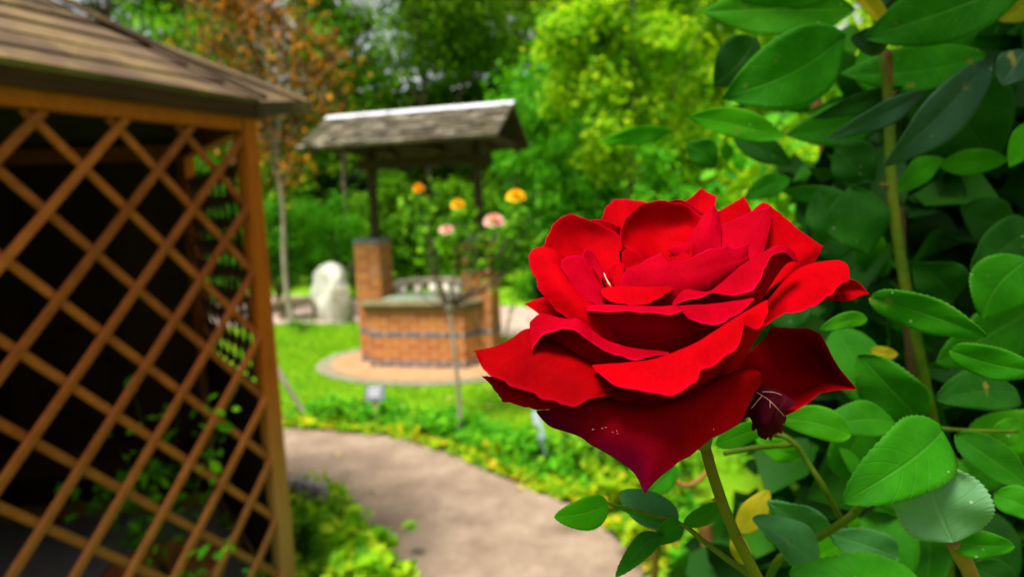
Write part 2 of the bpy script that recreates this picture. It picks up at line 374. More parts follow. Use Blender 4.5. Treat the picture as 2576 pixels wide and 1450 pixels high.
def leaf_cloud(points, normals, size, ratio=.5, fold=.25, jitter=.6, droop=0):
    """many little folded leaves: 6 vertices, 4 faces... returned as verts, faces (numpy)"""
    n = len(points)
    nn = normals + rng.normal(0, jitter, (n, 3)); nn /= np.linalg.norm(nn, axis=1)[:, None]+1e-9
    rd = rng.normal(0, 1, (n, 3)); rd[:, 2] -= droop
    ax = np.cross(nn, rd); ax = np.cross(ax, nn) if droop else ax
    ax /= np.linalg.norm(ax, axis=1)[:, None]+1e-9
    sd = np.cross(nn, ax)
    L_ = (size*rng.uniform(.6, 1.25, n))[:, None]; Wd = L_*ratio
    f = fold*Wd
    a = points-ax*L_*.5; b = points+ax*L_*.5
    m1 = points-ax*L_*.12; m2 = points+ax*L_*.18
    v = np.stack([a, m1-sd*Wd*.5+nn*f, m2-sd*Wd*.42+nn*f, b, m2+sd*Wd*.42+nn*f, m1+sd*Wd*.5+nn*f], 1).reshape(-1, 3)
    i = np.arange(n)[:, None]*6
    q = np.concatenate([i+np.array([0, 3, 2, 1]), i+np.array([0, 5, 4, 3])], 1).reshape(-1, 4)
    return v, q
def fast_mesh(name, v, q, mat, parent=None):
    me = bpy.data.meshes.new(name); k = q.shape[1]
    me.vertices.add(len(v)); me.vertices.foreach_set('co', np.asarray(v, np.float32).ravel())
    me.loops.add(q.size); me.loops.foreach_set('vertex_index', q.astype(np.int32).ravel())
    me.polygons.add(len(q)); me.polygons.foreach_set('loop_start', np.arange(0, q.size, k, dtype=np.int32))
    me.update(calc_edges=True); me.validate(); me.materials.append(mat)
    o = bpy.data.objects.new(name, me); COL.objects.link(o)
    if parent is not None:
        o.parent = parent; o.matrix_parent_inverse = Matrix.Translation(parent.location).inverted()
    return o
def clump_points(clumps, n, shell=.55):
    """sample n points in the outer shells of ellipsoids [(center, radii), ...]"""
    c = np.array([x[0] for x in clumps], float); r = np.array([x[1] if hasattr(x[1], '__len__') else (x[1],)*3 for x in clumps], float)
    w = r.prod(1)**(2/3); idx = rng.choice(len(c), n, p=w/w.sum())
    d = rng.normal(0, 1, (n, 3)); d /= np.linalg.norm(d, axis=1)[:, None]
    rad = rng.uniform(shell, 1.0, n)[:, None]
    p = c[idx]+d*rad*r[idx]
    return p, d
def crown_clumps(center, R, n, sub=.34):
    out = []
    for _ in range(n):
        d = rng.normal(0, 1, 3); d /= np.linalg.norm(d); k = rng.uniform(.3, .95)
        s = sub*rng.uniform(.6, 1.25)*min(R)
        out.append((np.array(center)+d*k*np.array(R), (s*1.15, s*1.15, s*.8)))
    return out
def tree(name, label, cat, base, height, crown_c, crown_R, nclump, nleaf, leaf, mat, trunk_r=.12, bark='bark', sub=.34, group=None, droop=0, branches=7, ratio=.5, part='crown'):
    root = thing(name, label, cat, base, group)
    base = np.array(base, float); cc = np.array(crown_c, float); R = np.array(crown_R, float)
    mb = MB(); top = cc+np.array([0, 0, R[2]*.55])
    pts = [base, base+(top-base)*.3+rng.normal(0, .03, 3)*height*.2, base+(top-base)*.65+rng.normal(0, .04, 3)*height*.2, top]
    mb.tube(catmull(pts, 12), np.linspace(trunk_r, trunk_r*.2, 12), 10, .08)
    for _ in range(branches):
        t = random.uniform(.35, .85); s = base+(top-base)*t
        d = rng.normal(0, 1, 3); d[2] = abs(d[2])*.5; d = nrm(d)
        e = cc+d*R*.8
        mb.tube(catmull([s, (s+e)/2+UP*.1*R[2]*.5, e], 8), np.linspace(trunk_r*.4, trunk_r*.08, 8), 6, .06)
    mb.build('trunk', M[bark], root, True)
    cl = crown_clumps(cc, R, nclump, sub)
    p, d = clump_points(cl, nleaf, .25)
    p = p+rng.normal(0, leaf*.8, p.shape)
    v, q = leaf_cloud(p, d*.8+UP*.5, leaf, ratio, droop=droop)
    fast_mesh(part, v, q, M[mat], root)
    return root
def shrub(name, label, base, R, nclump, nleaf, leaf, mat, group=None, cat='shrub', sub=.4, jitter=.6, up=.5, ratio=.5, sel=None):
    root = thing(name, label, cat, base, group)
    base = np.array(base, float); mb = MB()
    for _ in range(6):
        d = rng.normal(0, .5, 3); d[2] = 1; e = base+nrm(d)*np.array(R)*1.2
        mb.tube([base, (base+e)/2+rng.normal(0, .03, 3), e], [.02, .014, .006], 6)
    mb.build('stem', M['bark'], root, True)
    c = base+np.array([0, 0, R[2]])
    cl = crown_clumps(c, R, int(nclump*1.8), sub*.72)
    p, d = clump_points(cl, nleaf, .15)
    p = p+rng.normal(0, leaf*.9, p.shape)
    k = p[:, 2] > base[2]+.01; p = p[k]; d = d[k]
    v, q = leaf_cloud(p, d*.8+UP*up, leaf, ratio, jitter=jitter)
    fast_mesh('foliage', v, q, M[mat], root)
    return root

# ================================================================== THE RED ROSE
RD = .225   # metres from the lens to the flower's heart
def RP(x, y, d):
    """rose sheet coordinates: x, y read off an enlarged view of the flower, d = cm behind (+) or before (-) the heart"""
    return P((1800+x/1.1506)*.65447, (680+y/1.1506)*.65447, RD+d*.01)
rose = thing('red_rose', 'large open red rose with crimson velvety petals on its own green stem', 'rose', RP(1030, 1180, 0))
def petal(rows, mat='petal', nu=54, ns=8, rip=.00022, label=None, name='petal'):
    R_ = []
    for r in rows:
        q = []
        for p in r:
            q.append(RP(*p))
            if (p[0], p[1]) in CUSP: q.append(RP(p[0]+.6, p[1]+.6, p[2]))
        R_.append(catmull(q, nu))
    R_ = np.array(R_); k = len(R_)
    m = (k-1)*ns+1
    ext = np.concatenate([[2*R_[0]-R_[1]], R_, [2*R_[-1]-R_[-2]]])
    g = np.zeros((m, nu, 3)); tv = np.zeros(m)
    for i in range(k-1):
        a, b, c, d = ext[i:i+4]
        for j in range(ns+(1 if i == k-2 else 0)):
            t = j/ns
            g[i*ns+j] = .5*((2*b)+(-a+c)*t+(2*a-5*b+4*c-d)*t*t+(-a+3*b-3*c+d)*t**3)
            tv[i*ns+j] = (i+t)/(k-1)
    # small ripples, stronger towards the free edge
    rip *= min(1.0, float(np.linalg.norm(R_[-1][0]-R_[-1][-1]))/.045)**1.5
    ph = rng.uniform(0, 6.28, 6); uu = np.linspace(0, 1, nu)
    wav = sum(np.sin(uu*fr*6.28+ph[i])/(i+1) for i, fr in enumerate((2.3, 4.1, 7.7, 12.3)))
    wav2 = sum(np.sin(uu*fr*6.28+ph[i]+2)/(i+1) for i, fr in enumerate((5.3, 9.1, 14.7)))
    du = np.gradient(g, axis=1); dv = np.gradient(g, axis=0)
    nn = np.cross(du, dv); nn /= np.linalg.norm(nn, axis=2)[:, :, None]+1e-12
    g += nn*(wav[None, :, None]*(tv**2)[:, None, None]*rip)
    tang = dv/(np.linalg.norm(dv, axis=2)[:, :, None]+1e-12)
    g += tang*(wav2[None, :, None]*(tv**6)[:, None, None]*rip*1.7)
    v = g.reshape(-1, 3)
    f = [(i*nu+j, i*nu+j+1, (i+1)*nu+j+1, (i+1)*nu+j) for i in range(m-1) for j in range(nu-1)]
    uv = [(j/(nu-1), tv[i]) for i in range(m) for j in range(nu)]
    o = link(name, v, f, M[mat], rose, True, uv)
    md = o.modifiers.new('thickness', 'SOLIDIFY'); md.thickness = .0003; md.offset = 0
    ss = o.modifiers.new('smooth', 'SUBSURF'); ss.levels = 1; ss.render_levels = 1
    if label: o['label'] = label
    return o
CUSP = {(850,336),(700,403),(650,95),(1030,47),(1097,85),(1217,86),(1252,142),(1340,125),(1568,303),(1338,130),(38,775),(40,790),(648,945),(785,1397),(1298,900),(1555,690),(1722,937),(84,878),(150,990),(1667,378),(1772,515),(248,560),(1218,652),(945,588),(1264,545),(1327,600),(262,345),(276,640),(280,767),(1130,303),(1240,287),(1085,118)}
PETALS = [
 # backing bowl, hidden inside
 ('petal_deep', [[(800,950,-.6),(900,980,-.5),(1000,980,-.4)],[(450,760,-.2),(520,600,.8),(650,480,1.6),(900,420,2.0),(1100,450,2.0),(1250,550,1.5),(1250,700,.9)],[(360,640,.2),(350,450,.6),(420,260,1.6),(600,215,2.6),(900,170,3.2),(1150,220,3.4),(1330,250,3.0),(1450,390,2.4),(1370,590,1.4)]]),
 ('petal', [[(640,400,1.8),(760,380,2.2),(860,380,2.4)],[(600,300,2.0),(700,280,1.8),(820,280,1.9)],[(588,188,2.2),(610,130,2.5),(650,95,2.7),(730,100,2.7),(800,112,2.6),(850,130,2.5)]]),
 ('petal', [[(600,330,1.7),(690,330,1.7)],[(565,250,1.6),(690,270,1.6)],[(545,188,1.6),(600,190,1.6),(685,225,1.4)]]),
 ('petal', [[(780,450,0),(850,450,.5),(900,430,.6),(950,400,.2)],[(740,340,.4),(800,340,1.2),(860,330,1.5),(940,300,1.2),(980,290,.7)],[(690,310,.5),(740,240,1.6),(850,220,2.1),(960,220,2.0),(1010,240,1.3)],[(672,270,.5),(680,215,.8),(705,170,1.2),(760,125,1.5),(830,103,1.7),(890,108,1.7),(950,118,1.7),(1000,150,1.5),(1035,180,1.3)]]),
 ('petal', [[(900,230,2.9),(1000,230,2.8)],[(895,160,2.7),(1000,180,2.5)],[(880,108,2.3),(940,100,2.4),(1000,130,2.3),(1045,165,2.0)]]),
 ('petal', [[(1000,280,2.3),(1060,280,2.0)],[(960,180,2.6),(1020,170,2.5),(1085,180,2.1)],[(950,112,2.6),(990,85,2.7),(1030,47,2.9),(1065,70,2.8),(1097,85,2.6),(1088,128,2.3)]]),
 ('petal_cool', [[(930,390,0.1),(990,390,.1),(1050,390,.1),(1120,380,.1)],[(905,345,0),(960,325,.2),(1010,290,.4),(1055,240,.6),(1085,220,.8),(1118,270,.7)],[(880,322,.0),(920,308,.3),(965,283,.6),(1010,215,.9),(1045,165,1.3),(1085,118,1.7),(1106,160,1.5),(1120,225,1.1)]]),
 ('petal', [[(1110,330,1.5),(1230,330,1.5)],[(1095,230,2.4),(1250,230,2.4)],[(1095,157,2.9),(1150,125,3.0),(1217,86,3.2),(1232,108,3.1),(1252,142,3.0)]]),
 ('petal', [[(1150,500,.5),(1200,520,.5),(1250,540,.4),(1270,570,.3)],[(1250,260,1.6),(1300,250,1.6),(1360,280,1.5),(1420,320,1.4),(1450,370,1.1),(1400,430,.8),(1350,480,.5)],[(1250,150,2.2),(1300,113,2.3),(1340,125,2.2),(1400,180,2.1),(1480,245,2.0),(1568,303,1.9),(1530,380,1.5),(1460,445,1.1),(1405,468,.9)]]),
 ('petal_cool', [[(1100,400,.1),(1150,410,.1),(1200,430,0),(1220,450,-.1)],[(1112,290,.8),(1180,270,.9),(1240,250,.9),(1285,260,.8),(1290,310,.5),(1265,370,.2)],[(1112,215,1.6),(1180,185,1.7),(1260,150,1.8),(1338,130,1.7),(1340,190,1.3),(1328,250,.9),(1308,330,.4)]]),
 # hearts
 ('petal', [[(690,460,-.2),(760,450,-.2)],[(680,400,.0),(740,390,.2),(785,410,.1)],[(678,335,.2),(700,318,.3),(740,328,.3),(775,358,.2),(790,400,0)]]),
 ('petal', [[(640,480,-.4),(680,480,-.4)],[(612,405,-.2),(650,378,-.05),(692,385,-.05)]]),
 ('petal', [[(650,500,-.6),(695,500,-.6)],[(640,440,-.3),(655,400,-.2),(680,395,-.2),(695,440,-.35)]]),
 ('petal', [[(870,370,0),(960,370,0)],[(860,330,.3),(880,295,.5),(930,283,.6),(975,300,.4)]]),
 ('petal', [[(900,375,-.1),(980,375,-.1)],[(895,335,.1),(925,320,.2),(955,330,.15),(985,348,0)]]),
 ('petal', [[(970,370,-.1),(1000,370,-.1)],[(972,352,.0),(984,314,.15),(992,318,.15),(990,352,.05)]]),
 ('petal', [[(880,370,.2),(940,375,.2)],[(885,325,.4),(915,300,.5),(950,312,.4)]]),
 # middle ring
 ('petal_cool', [[(800,700,-.5),(880,720,-.6),(960,720,-.6),(1040,700,-.5),(1100,680,-.3)],[(740,560,-1.0),(830,530,-1.3),(920,520,-1.4),(1010,500,-1.4),(1100,470,-1.2),(1180,430,-.9),(1230,400,-.6)],[(690,505,-.8),(740,445,-.9),(800,420,-1.05),(870,410,-1.15),(950,410,-1.2),(1040,390,-1.15),(1130,370,-1.0),(1200,360,-.8),(1240,340,-.6)],[(658,487,-.6),(700,403,-.5),(760,382,-.6),(850,336,-.7),(888,372,-.8),(950,366,-.9),(1040,330,-.9),(1130,303,-.8),(1180,316,-.7),(1240,287,-.5)]]),
 ('petal_cool', [[(950,720,-.8),(1030,720,-.9),(1100,700,-.8),(1180,660,-.5),(1250,620,-.2)],[(930,600,-1.3),(1000,590,-1.45),(1080,570,-1.5),(1160,520,-1.3),(1230,470,-1.0),(1320,430,-.7),(1390,400,-.4)],[(900,562,-1.6),(950,502,-1.6),(1010,505,-1.7),(1060,512,-1.7),(1120,465,-1.5),(1180,412,-1.3),(1250,365,-1.1),(1310,330,-.9),(1370,303,-.7),(1430,325,-.5),(1455,375,-.4)],[(905,568,-1.9),(970,545,-2.0),(1030,535,-2.1),(1080,514,-2.2),(1130,520,-2.2),(1190,522,-2.1),(1245,505,-1.9),(1293,465,-1.7),(1312,400,-1.4),(1350,345,-1.1),(1400,333,-.8),(1440,375,-.6)]]),
 ('petal', [[(700,640,-1.0),(850,640,-1.0)],[(640,545,-1.2),(760,550,-1.4),(890,520,-1.2)],[(590,502,-1.5),(612,487,-1.5),(700,483,-1.6),(800,487,-1.6),(905,483,-1.3)],[(590,520,-1.8),(620,545,-2.0),(680,562,-2.1),(760,568,-2.1),(840,540,-1.9),(912,490,-1.4)]]),
 ('petal_cool', [[(660,585,-1.6),(665,570,-1.4),(665,555,-1.2),(660,540,-1.0)],[(510,540,-1.7),(540,505,-1.5),(570,490,-1.4),(590,480,-1.2)],[(440,445,-1.5),(470,420,-1.3),(510,415,-1.15),(550,425,-.95)],[(408,398,-1.2),(415,365,-1.0),(450,350,-.8),(500,348,-.6),(532,372,-.5)]]),
 ('petal_cool', [[(560,510,-.6),(590,520,-.6),(610,530,-.7)],[(530,420,-.35),(560,410,-.3),(590,450,-.5)],[(503,352,-.3),(520,318,-.1),(550,330,0),(580,380,-.1),(600,430,-.4),(622,475,-.6)]]),
 ('petal', [[(560,540,-1.2),(600,540,-1.1)],[(528,482,-1.2),(530,420,-1.0),(546,396,-.9),(572,435,-.8)]]),
 ('petal', [[(560,500,-.5),(600,500,-.4),(640,500,-.4),(700,480,-.3)],[(470,400,-.1),(520,370,.4),(570,370,.5),(620,385,.4),(680,400,.2)],[(400,340,.1),(450,280,.8),(520,265,1.1),(590,285,1.1),(670,330,.7)],[(333,308,-.3),(350,260,.1),(380,205,.5),(430,166,.8),(490,172,1.0),(550,195,1.1),(620,225,1.1),(668,262,1.0),(705,322,.6)]]),
 ('petal', [[(600,560,-.6),(640,600,-.8),(700,660,-1.0),(760,700,-1.0)],[(420,350,.0),(440,380,-.5),(450,430,-1.0),(480,480,-1.4),(530,550,-1.7),(620,630,-1.9),(700,720,-1.8)],[(345,305,-.2),(365,340,-.8),(380,390,-1.2),(395,440,-1.6),(430,510,-1.9),(490,590,-2.1),(560,660,-2.2),(640,735,-2.1)],[(340,300,-.3),(300,315,-.5),(262,345,-.7),(273,395,-.9),(290,440,-1.1),(322,510,-1.4),(380,578,-1.7),(440,630,-2.0),(520,700,-2.2),(560,740,-2.2)]]),
 ('petal', [[(450,560,0),(450,600,0),(450,630,0)],[(370,540,.2),(330,568,.3),(370,612,.1)],[(345,528,.4),(300,540,.5),(248,560,.6),(285,585,.4),(322,612,.2)]]),
 # front ring
 ('petal_cool', [[(700,800,-1.3),(800,840,-1.5),(900,850,-1.6),(1000,840,-1.5),(1080,800,-1.2),(1150,750,-.9)],[(600,680,-1.9),(700,690,-2.2),(800,690,-2.4),(900,690,-2.5),(1000,685,-2.4),(1100,670,-2.2),(1180,640,-1.8),(1240,590,-1.4)],[(522,572,-1.9),(560,568,-2.0),(640,570,-2.2),(750,575,-2.4),(850,573,-2.5),(950,570,-2.5),(1060,562,-2.4),(1160,550,-2.2),(1262,537,-1.8)],[(522,590,-2.1),(600,598,-2.4),(700,597,-2.7),(800,600,-2.9),(900,607,-3.0),(945,588,-3.0),(985,635,-3.0),(1050,655,-2.9),(1140,640,-2.7),(1210,590,-2.3),(1264,545,-1.9)]]),
 ('petal_cool', [[(600,900,-1.5),(700,900,-1.6),(800,900,-1.6)],[(350,800,-2.0),(420,820,-2.1),(500,830,-2.2),(600,830,-2.2),(700,830,-2.2),(820,820,-2.0)],[(276,640,-1.9),(320,605,-1.8),(380,618,-1.9),(440,635,-2.1),(485,632,-2.3),(530,665,-2.5),(600,715,-2.7),(680,745,-2.8),(780,765,-2.7),(880,773,-2.5)],[(280,767,-2.5),(310,720,-2.6),(350,690,-2.7),(410,672,-2.8),(470,680,-2.95),(530,725,-3.0),(590,758,-3.0),(660,787,-3.0),(740,808,-3.0),(890,778,-2.6)]]),
 ('petal', [[(850,1030,-1.7),(950,1030,-1.7),(1050,1010,-1.5),(1100,980,-1.2)],[(700,940,-2.6),(800,960,-2.8),(900,960,-2.9),(1000,920,-2.8),(1100,860,-2.5),(1200,760,-2.1),(1300,670,-1.6)],[(555,835,-3.0),(620,825,-3.1),(700,822,-3.2),(800,808,-3.3),(900,775,-3.3),(1000,735,-3.2),(1100,675,-3.0),(1200,612,-2.7),(1250,580,-2.4),(1322,545,-2.0)],[(560,850,-3.2),(620,900,-3.6),(700,938,-3.8),(800,957,-4.0),(900,962,-4.0),(980,930,-3.9),(1015,900,-3.8),(1028,850,-3.7),(1100,830,-3.5),(1195,745,-3.2),(1218,652,-3.0),(1290,667,-2.6),(1327,600,-2.2)]]),
 ('petal', [[(1100,850,-1.2),(1150,800,-.8),(1180,760,-.4),(1200,700,0),(1220,650,.2)],[(1200,740,-1.1),(1290,640,-.6),(1340,570,-.3),(1370,500,0),(1400,460,.3),(1440,420,.6),(1500,400,.8),(1560,395,.9)],[(1280,665,-1.0),(1370,600,-.8),(1400,555,-.6),(1440,498,-.3),(1500,438,0),(1560,412,.3),(1620,390,.5),(1667,378,.6)],[(1290,675,-1.3),(1385,607,-1.2),(1440,605,-1.1),(1500,583,-1.0),(1560,552,-.7),(1610,517,-.4),(1655,470,-.1),(1692,455,.2)]]),
 ('petal', [[(1500,500,.7),(1510,540,.6)],[(1590,455,.8),(1620,500,1.0),(1600,545,.6)],[(1690,452,.7),(1705,500,.9),(1680,547,.5)],[(1735,470,.7),(1772,515,.6),(1735,522,.7)]]),
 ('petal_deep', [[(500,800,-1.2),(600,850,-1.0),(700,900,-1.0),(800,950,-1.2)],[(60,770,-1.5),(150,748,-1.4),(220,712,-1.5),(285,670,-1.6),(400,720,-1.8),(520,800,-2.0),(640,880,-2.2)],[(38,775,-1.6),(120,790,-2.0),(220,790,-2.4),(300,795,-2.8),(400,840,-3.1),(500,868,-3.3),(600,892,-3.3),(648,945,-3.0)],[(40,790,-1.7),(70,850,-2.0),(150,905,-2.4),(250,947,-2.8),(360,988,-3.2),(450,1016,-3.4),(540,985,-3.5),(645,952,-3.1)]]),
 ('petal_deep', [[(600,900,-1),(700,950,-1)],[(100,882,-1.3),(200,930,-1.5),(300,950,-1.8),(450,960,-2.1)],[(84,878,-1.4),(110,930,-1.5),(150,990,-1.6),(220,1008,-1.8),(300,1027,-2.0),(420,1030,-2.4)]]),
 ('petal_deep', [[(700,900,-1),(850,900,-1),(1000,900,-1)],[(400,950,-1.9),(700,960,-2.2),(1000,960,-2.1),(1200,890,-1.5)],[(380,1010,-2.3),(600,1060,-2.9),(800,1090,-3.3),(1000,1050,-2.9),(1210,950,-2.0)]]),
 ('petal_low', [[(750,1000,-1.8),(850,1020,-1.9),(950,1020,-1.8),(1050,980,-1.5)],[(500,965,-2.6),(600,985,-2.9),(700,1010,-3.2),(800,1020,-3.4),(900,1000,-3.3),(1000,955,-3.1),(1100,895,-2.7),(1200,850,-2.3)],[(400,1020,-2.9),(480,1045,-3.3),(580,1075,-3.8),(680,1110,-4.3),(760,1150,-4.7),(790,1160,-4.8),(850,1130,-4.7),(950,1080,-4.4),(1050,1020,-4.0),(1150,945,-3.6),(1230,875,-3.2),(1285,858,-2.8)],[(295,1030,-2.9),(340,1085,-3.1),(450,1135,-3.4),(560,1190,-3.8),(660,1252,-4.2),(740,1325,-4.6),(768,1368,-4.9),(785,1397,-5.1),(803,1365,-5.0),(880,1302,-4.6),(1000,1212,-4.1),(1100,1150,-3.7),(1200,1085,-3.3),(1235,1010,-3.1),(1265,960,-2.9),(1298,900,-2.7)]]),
 ('petal_deep', [[(1150,850,-.3),(1170,880,-.3),(1180,920,-.4),(1180,960,-.4)],[(1300,720,.6),(1400,740,1.3),(1480,780,1.6),(1520,850,1.5),(1500,900,1.1),(1440,940,.5),(1380,960,0),(1330,975,-.3)],[(1340,655,.6),(1420,668,.8),(1510,668,1.0),(1555,690,1.0),(1590,750,.9),(1630,820,.8),(1680,890,.7),(1722,937,.6),(1640,940,.3),(1560,958,0),(1500,1000,-.3),(1450,1035,-.5),(1400,1057,-.6)]]),
]
def shift(rows, start, ds):
    for r, dd_ in zip(rows, ds):
        for i in range(len(r)): r[i] = (r[i][0], r[i][1], r[i][2]+dd_)
for mt, rows in PETALS:
    k = rows[0][0]
    if k == (850,1030,-1.7): shift(rows, 0, (0, -.1, -.45, -.85))
    elif k == (700,800,-1.3): shift(rows, 0, (0, 0, -.15, -.45))
    elif k == (600,900,-1.5): shift(rows, 0, (0, 0, -.15, -.5))
    elif k == (500,800,-1.2): shift(rows, 0, (0, 0, -.2, -.6))
    elif k == (950,720,-.8): shift(rows, 0, (0, 0, -.1, -.3))
    elif k == (1100,850,-1.2): shift(rows, 0, (0, .1, -.1, -.5))
    elif k == (750,1000,-1.8):
        rows = [[(x, y, d if d > -2.9 else -2.9+(d+2.9)*.5) for x, y, d in r] for r in rows]
    elif k == (1150,850,-.3):
        rows[1] = [(x, y, d+.8) for x, y, d in rows[1]]
    petal(rows, mt)
petal([[(1200,900,-.4),(1250,900,-.4)],[(1268,955,-.9),(1300,945,-1.0),(1340,950,-1.0),(1390,960,-.8),(1440,990,-.6)],[(1245,1010,-1.1),(1280,1040,-1.4),(1320,1080,-1.6),(1360,1050,-1.2),(1400,1030,-.9)],[(1218,1050,-.8),(1240,1080,-.9),(1272,1128,-1.0),(1345,1162,-.9),(1392,1100,-.8),(1405,1058,-.7)]], 'petal_old', rip=.0035, label='withered dark purple petal edge curled under the flower')
for (x, y) in [(595,1108),(612,1106),(655,1120),(662,1132),(640,1128),(548,1116),(1085,1112)]:
    mb = MB(); a = RP(x, y, -4.42 if x < 1000 else -3.75); mb.tube([a, a+rng.normal(0, .00022, 3)], .00006, 5); mb.build('pale_fleck', M['fleck'], rose)
for pts_ in ([(1275,950,-1.15),(1330,985,-1.5),(1365,1020,-1.6),(1398,1056,-1.05)], [(1300,948,-1.2),(1345,950,-1.2),(1385,962,-1.0)], [(1335,990,-1.55),(1335,1020,-1.6)], [(1300,965,-1.3),(1262,1010,-1.25),(1235,1045,-1.0)]):
    mb = MB(); mb.tube(catmull([RP(*p) for p in pts_], 10), np.linspace(.00016, .0001, 10), 6, .3); mb.build('vein', M['fleck'], rose, True)
# pollen-dusted scrap in the heart
mb = MB(); mb.tube([RP(600,425,-.55), RP(610,450,-.65), RP(622,470,-.75), RP(632,486,-.8)], [.00015, .0002, .0003, .00015], 8, .2); mb.build('stamen', M['pollen'], rose, True)
# receptacle, sepals, stem
mb = MB(); mb.tube([RP(990,960,-.4), RP(1010,1060,-.2), RP(1030,1130,0), RP(1045,1200,0)], [.006, .0068, .0045, .0021], 16); mb.build('receptacle', M['stem'], rose, True)
for k, (x, y, d) in enumerate([(900,1120,-.6),(1130,1100,-.3),(1180,1010,.8),(1000,1000,1.2),(860,1050,.8)]):
    mb = MB(); a = RP(1020,1080,0); b = RP(x, y, d); mb.tube(catmull([a, (a+b)/2-UP*.002, b], 7), [.0018,.0022,.002,.0016,.0012,.0008,.0003], 6); mb.build('sepal', M['stem'], rose, True)
stem_px = [(1766,1095,.226),(1775,1140,.226),(1792,1190,.227),(1812,1250,.228),(1838,1320,.229),(1872,1390,.231),(1905,1450,.234),(1960,1560,.245),(2040,1750,.27),(2120,2100,.34),(2150,2900,.55)]
mb = MB(); mb.tube(catmull([P(*p) for p in stem_px], 60), np.linspace(.0019, .0034, 60), 14, .015); mb.build('stem', M['stem'], rose, True)

# ------------------------------------------------------------------ large leaves
def big_leaf(a, b, w, mat, parent, roll=0, bend=.1, fold=.15, twist=0, serr=True, shape='rose', nu=57, nv=13, label=None, wave=.0):
    """a, b = (u, v, depth) of leaf base and tip; w = width in photo pixels at the mean depth"""
    A, B = P(*a), P(*b); ln = np.linalg.norm(B-A); dm = (a[2]+b[2])/2; wd = w/F*dm
    mid = (A+B)/2; view = nrm(CAM-mid); ax = nrm(B-A)
    sd = nrm(np.cross(ax, view)); nn = np.cross(sd, ax)
    c, s_ = math.cos(math.radians(roll)), math.sin(math.radians(roll))
    ph = random.uniform(0, 6.28)
    if twist == 0: twist = random.uniform(-28, 28)
    skew = random.uniform(-.14, .14); lop = random.uniform(-.12, .12)
    v = []; uv = []
    for i in range(nu):
        t = i/(nu-1)
        if shape == 'rose': pr = (math.sin(PI*t**.82))**.62*(1-.12*t)
        elif shape == 'round': pr = math.sqrt(max(0, 1-(2*t-1)**2))
        else: pr = math.sin(PI*t**.9)**.85
        hw = wd/2*pr
        if t > .93: hw *= 1-.25*(t-.93)/.07
        teeth = (1-((t*19) % 1.0))*.032*wd if serr and .06 < t < .985 else 0
        rr = math.radians(roll+twist*(t-.5)); c, s_ = math.cos(rr), math.sin(rr)
        S = sd*c+nn*s_; Nn = nn*c-sd*s_
        cen = A+(B-A)*t+nn*(bend*ln*math.sin(PI*t))+sd*(skew*wd*math.sin(PI*t))
        for j in range(nv):
            q = 2*j/(nv-1)-1
            ww = hw*q*(1+lop*(1 if q > 0 else -1)*math.sin(PI*t))
            if j in (0, nv-1): ww += math.copysign(teeth, q)
            z = fold*abs(q)**1.2*hw - fold*.5*hw*q*q + wave*wd*math.sin(t*11+ph+q*2)*abs(q) 
            v.append(cen+S*ww+Nn*z); uv.append(((q+1)/2, t))
    f = [(i*nv+j, i*nv+j+1, (i+1)*nv+j+1, (i+1)*nv+j) for i in range(nu-1) for j in range(nv-1)]
    o = link('leaf', v, f, M[mat], parent, True, uv)
    md = o.modifiers.new('thickness', 'SOLIDIFY'); md.thickness = .0003
    if label: o['label'] = label
    return o
# leaves on the red rose's own side shoot
D = .25
for a, b, w, mt, roll, bend, fold, tw, lab in [
    ((1530,1268,D),(1394,1300,D-.01),82,'leaf_bright',10,.08,.2,10,None),
    ((1716,1318,D),(1524,1262,D+.012),34,'leaf',55,.06,.4,20,None),
    ((1706,1312,D+.006),(1560,1236,D+.02),92,'leaf_sage',-15,.1,.2,6,None),
    ((1722,1322,D),(1812,1262,D+.01),50,'leaf_bright',20,.1,.25,0,None),
    ((1718,1322,D),(1640,1362,D-.006),60,'leaf',25,.05,.3,10,None),
    ((1660,1338,D),(1548,1450,D-.02),62,'leaf',-25,.22,.3,50,'dark serrated leaf with white specks hanging from the side shoot')]:
    big_leaf(a, b, w, mt, rose, roll, bend, fold, tw, label=lab)
mb = MB(); mb.tube(catmull([P(1532,1266,D), P(1620,1290,D), P(1716,1318,D), P(1760,1352,D), P(1830,1405,D), P(1890,1450,.252), P(1990,1560,.26), P(2060,1720,.275)], 40), np.linspace(.0005, .0022, 40), 10); mb.build('shoot', M['cane'], rose, True)

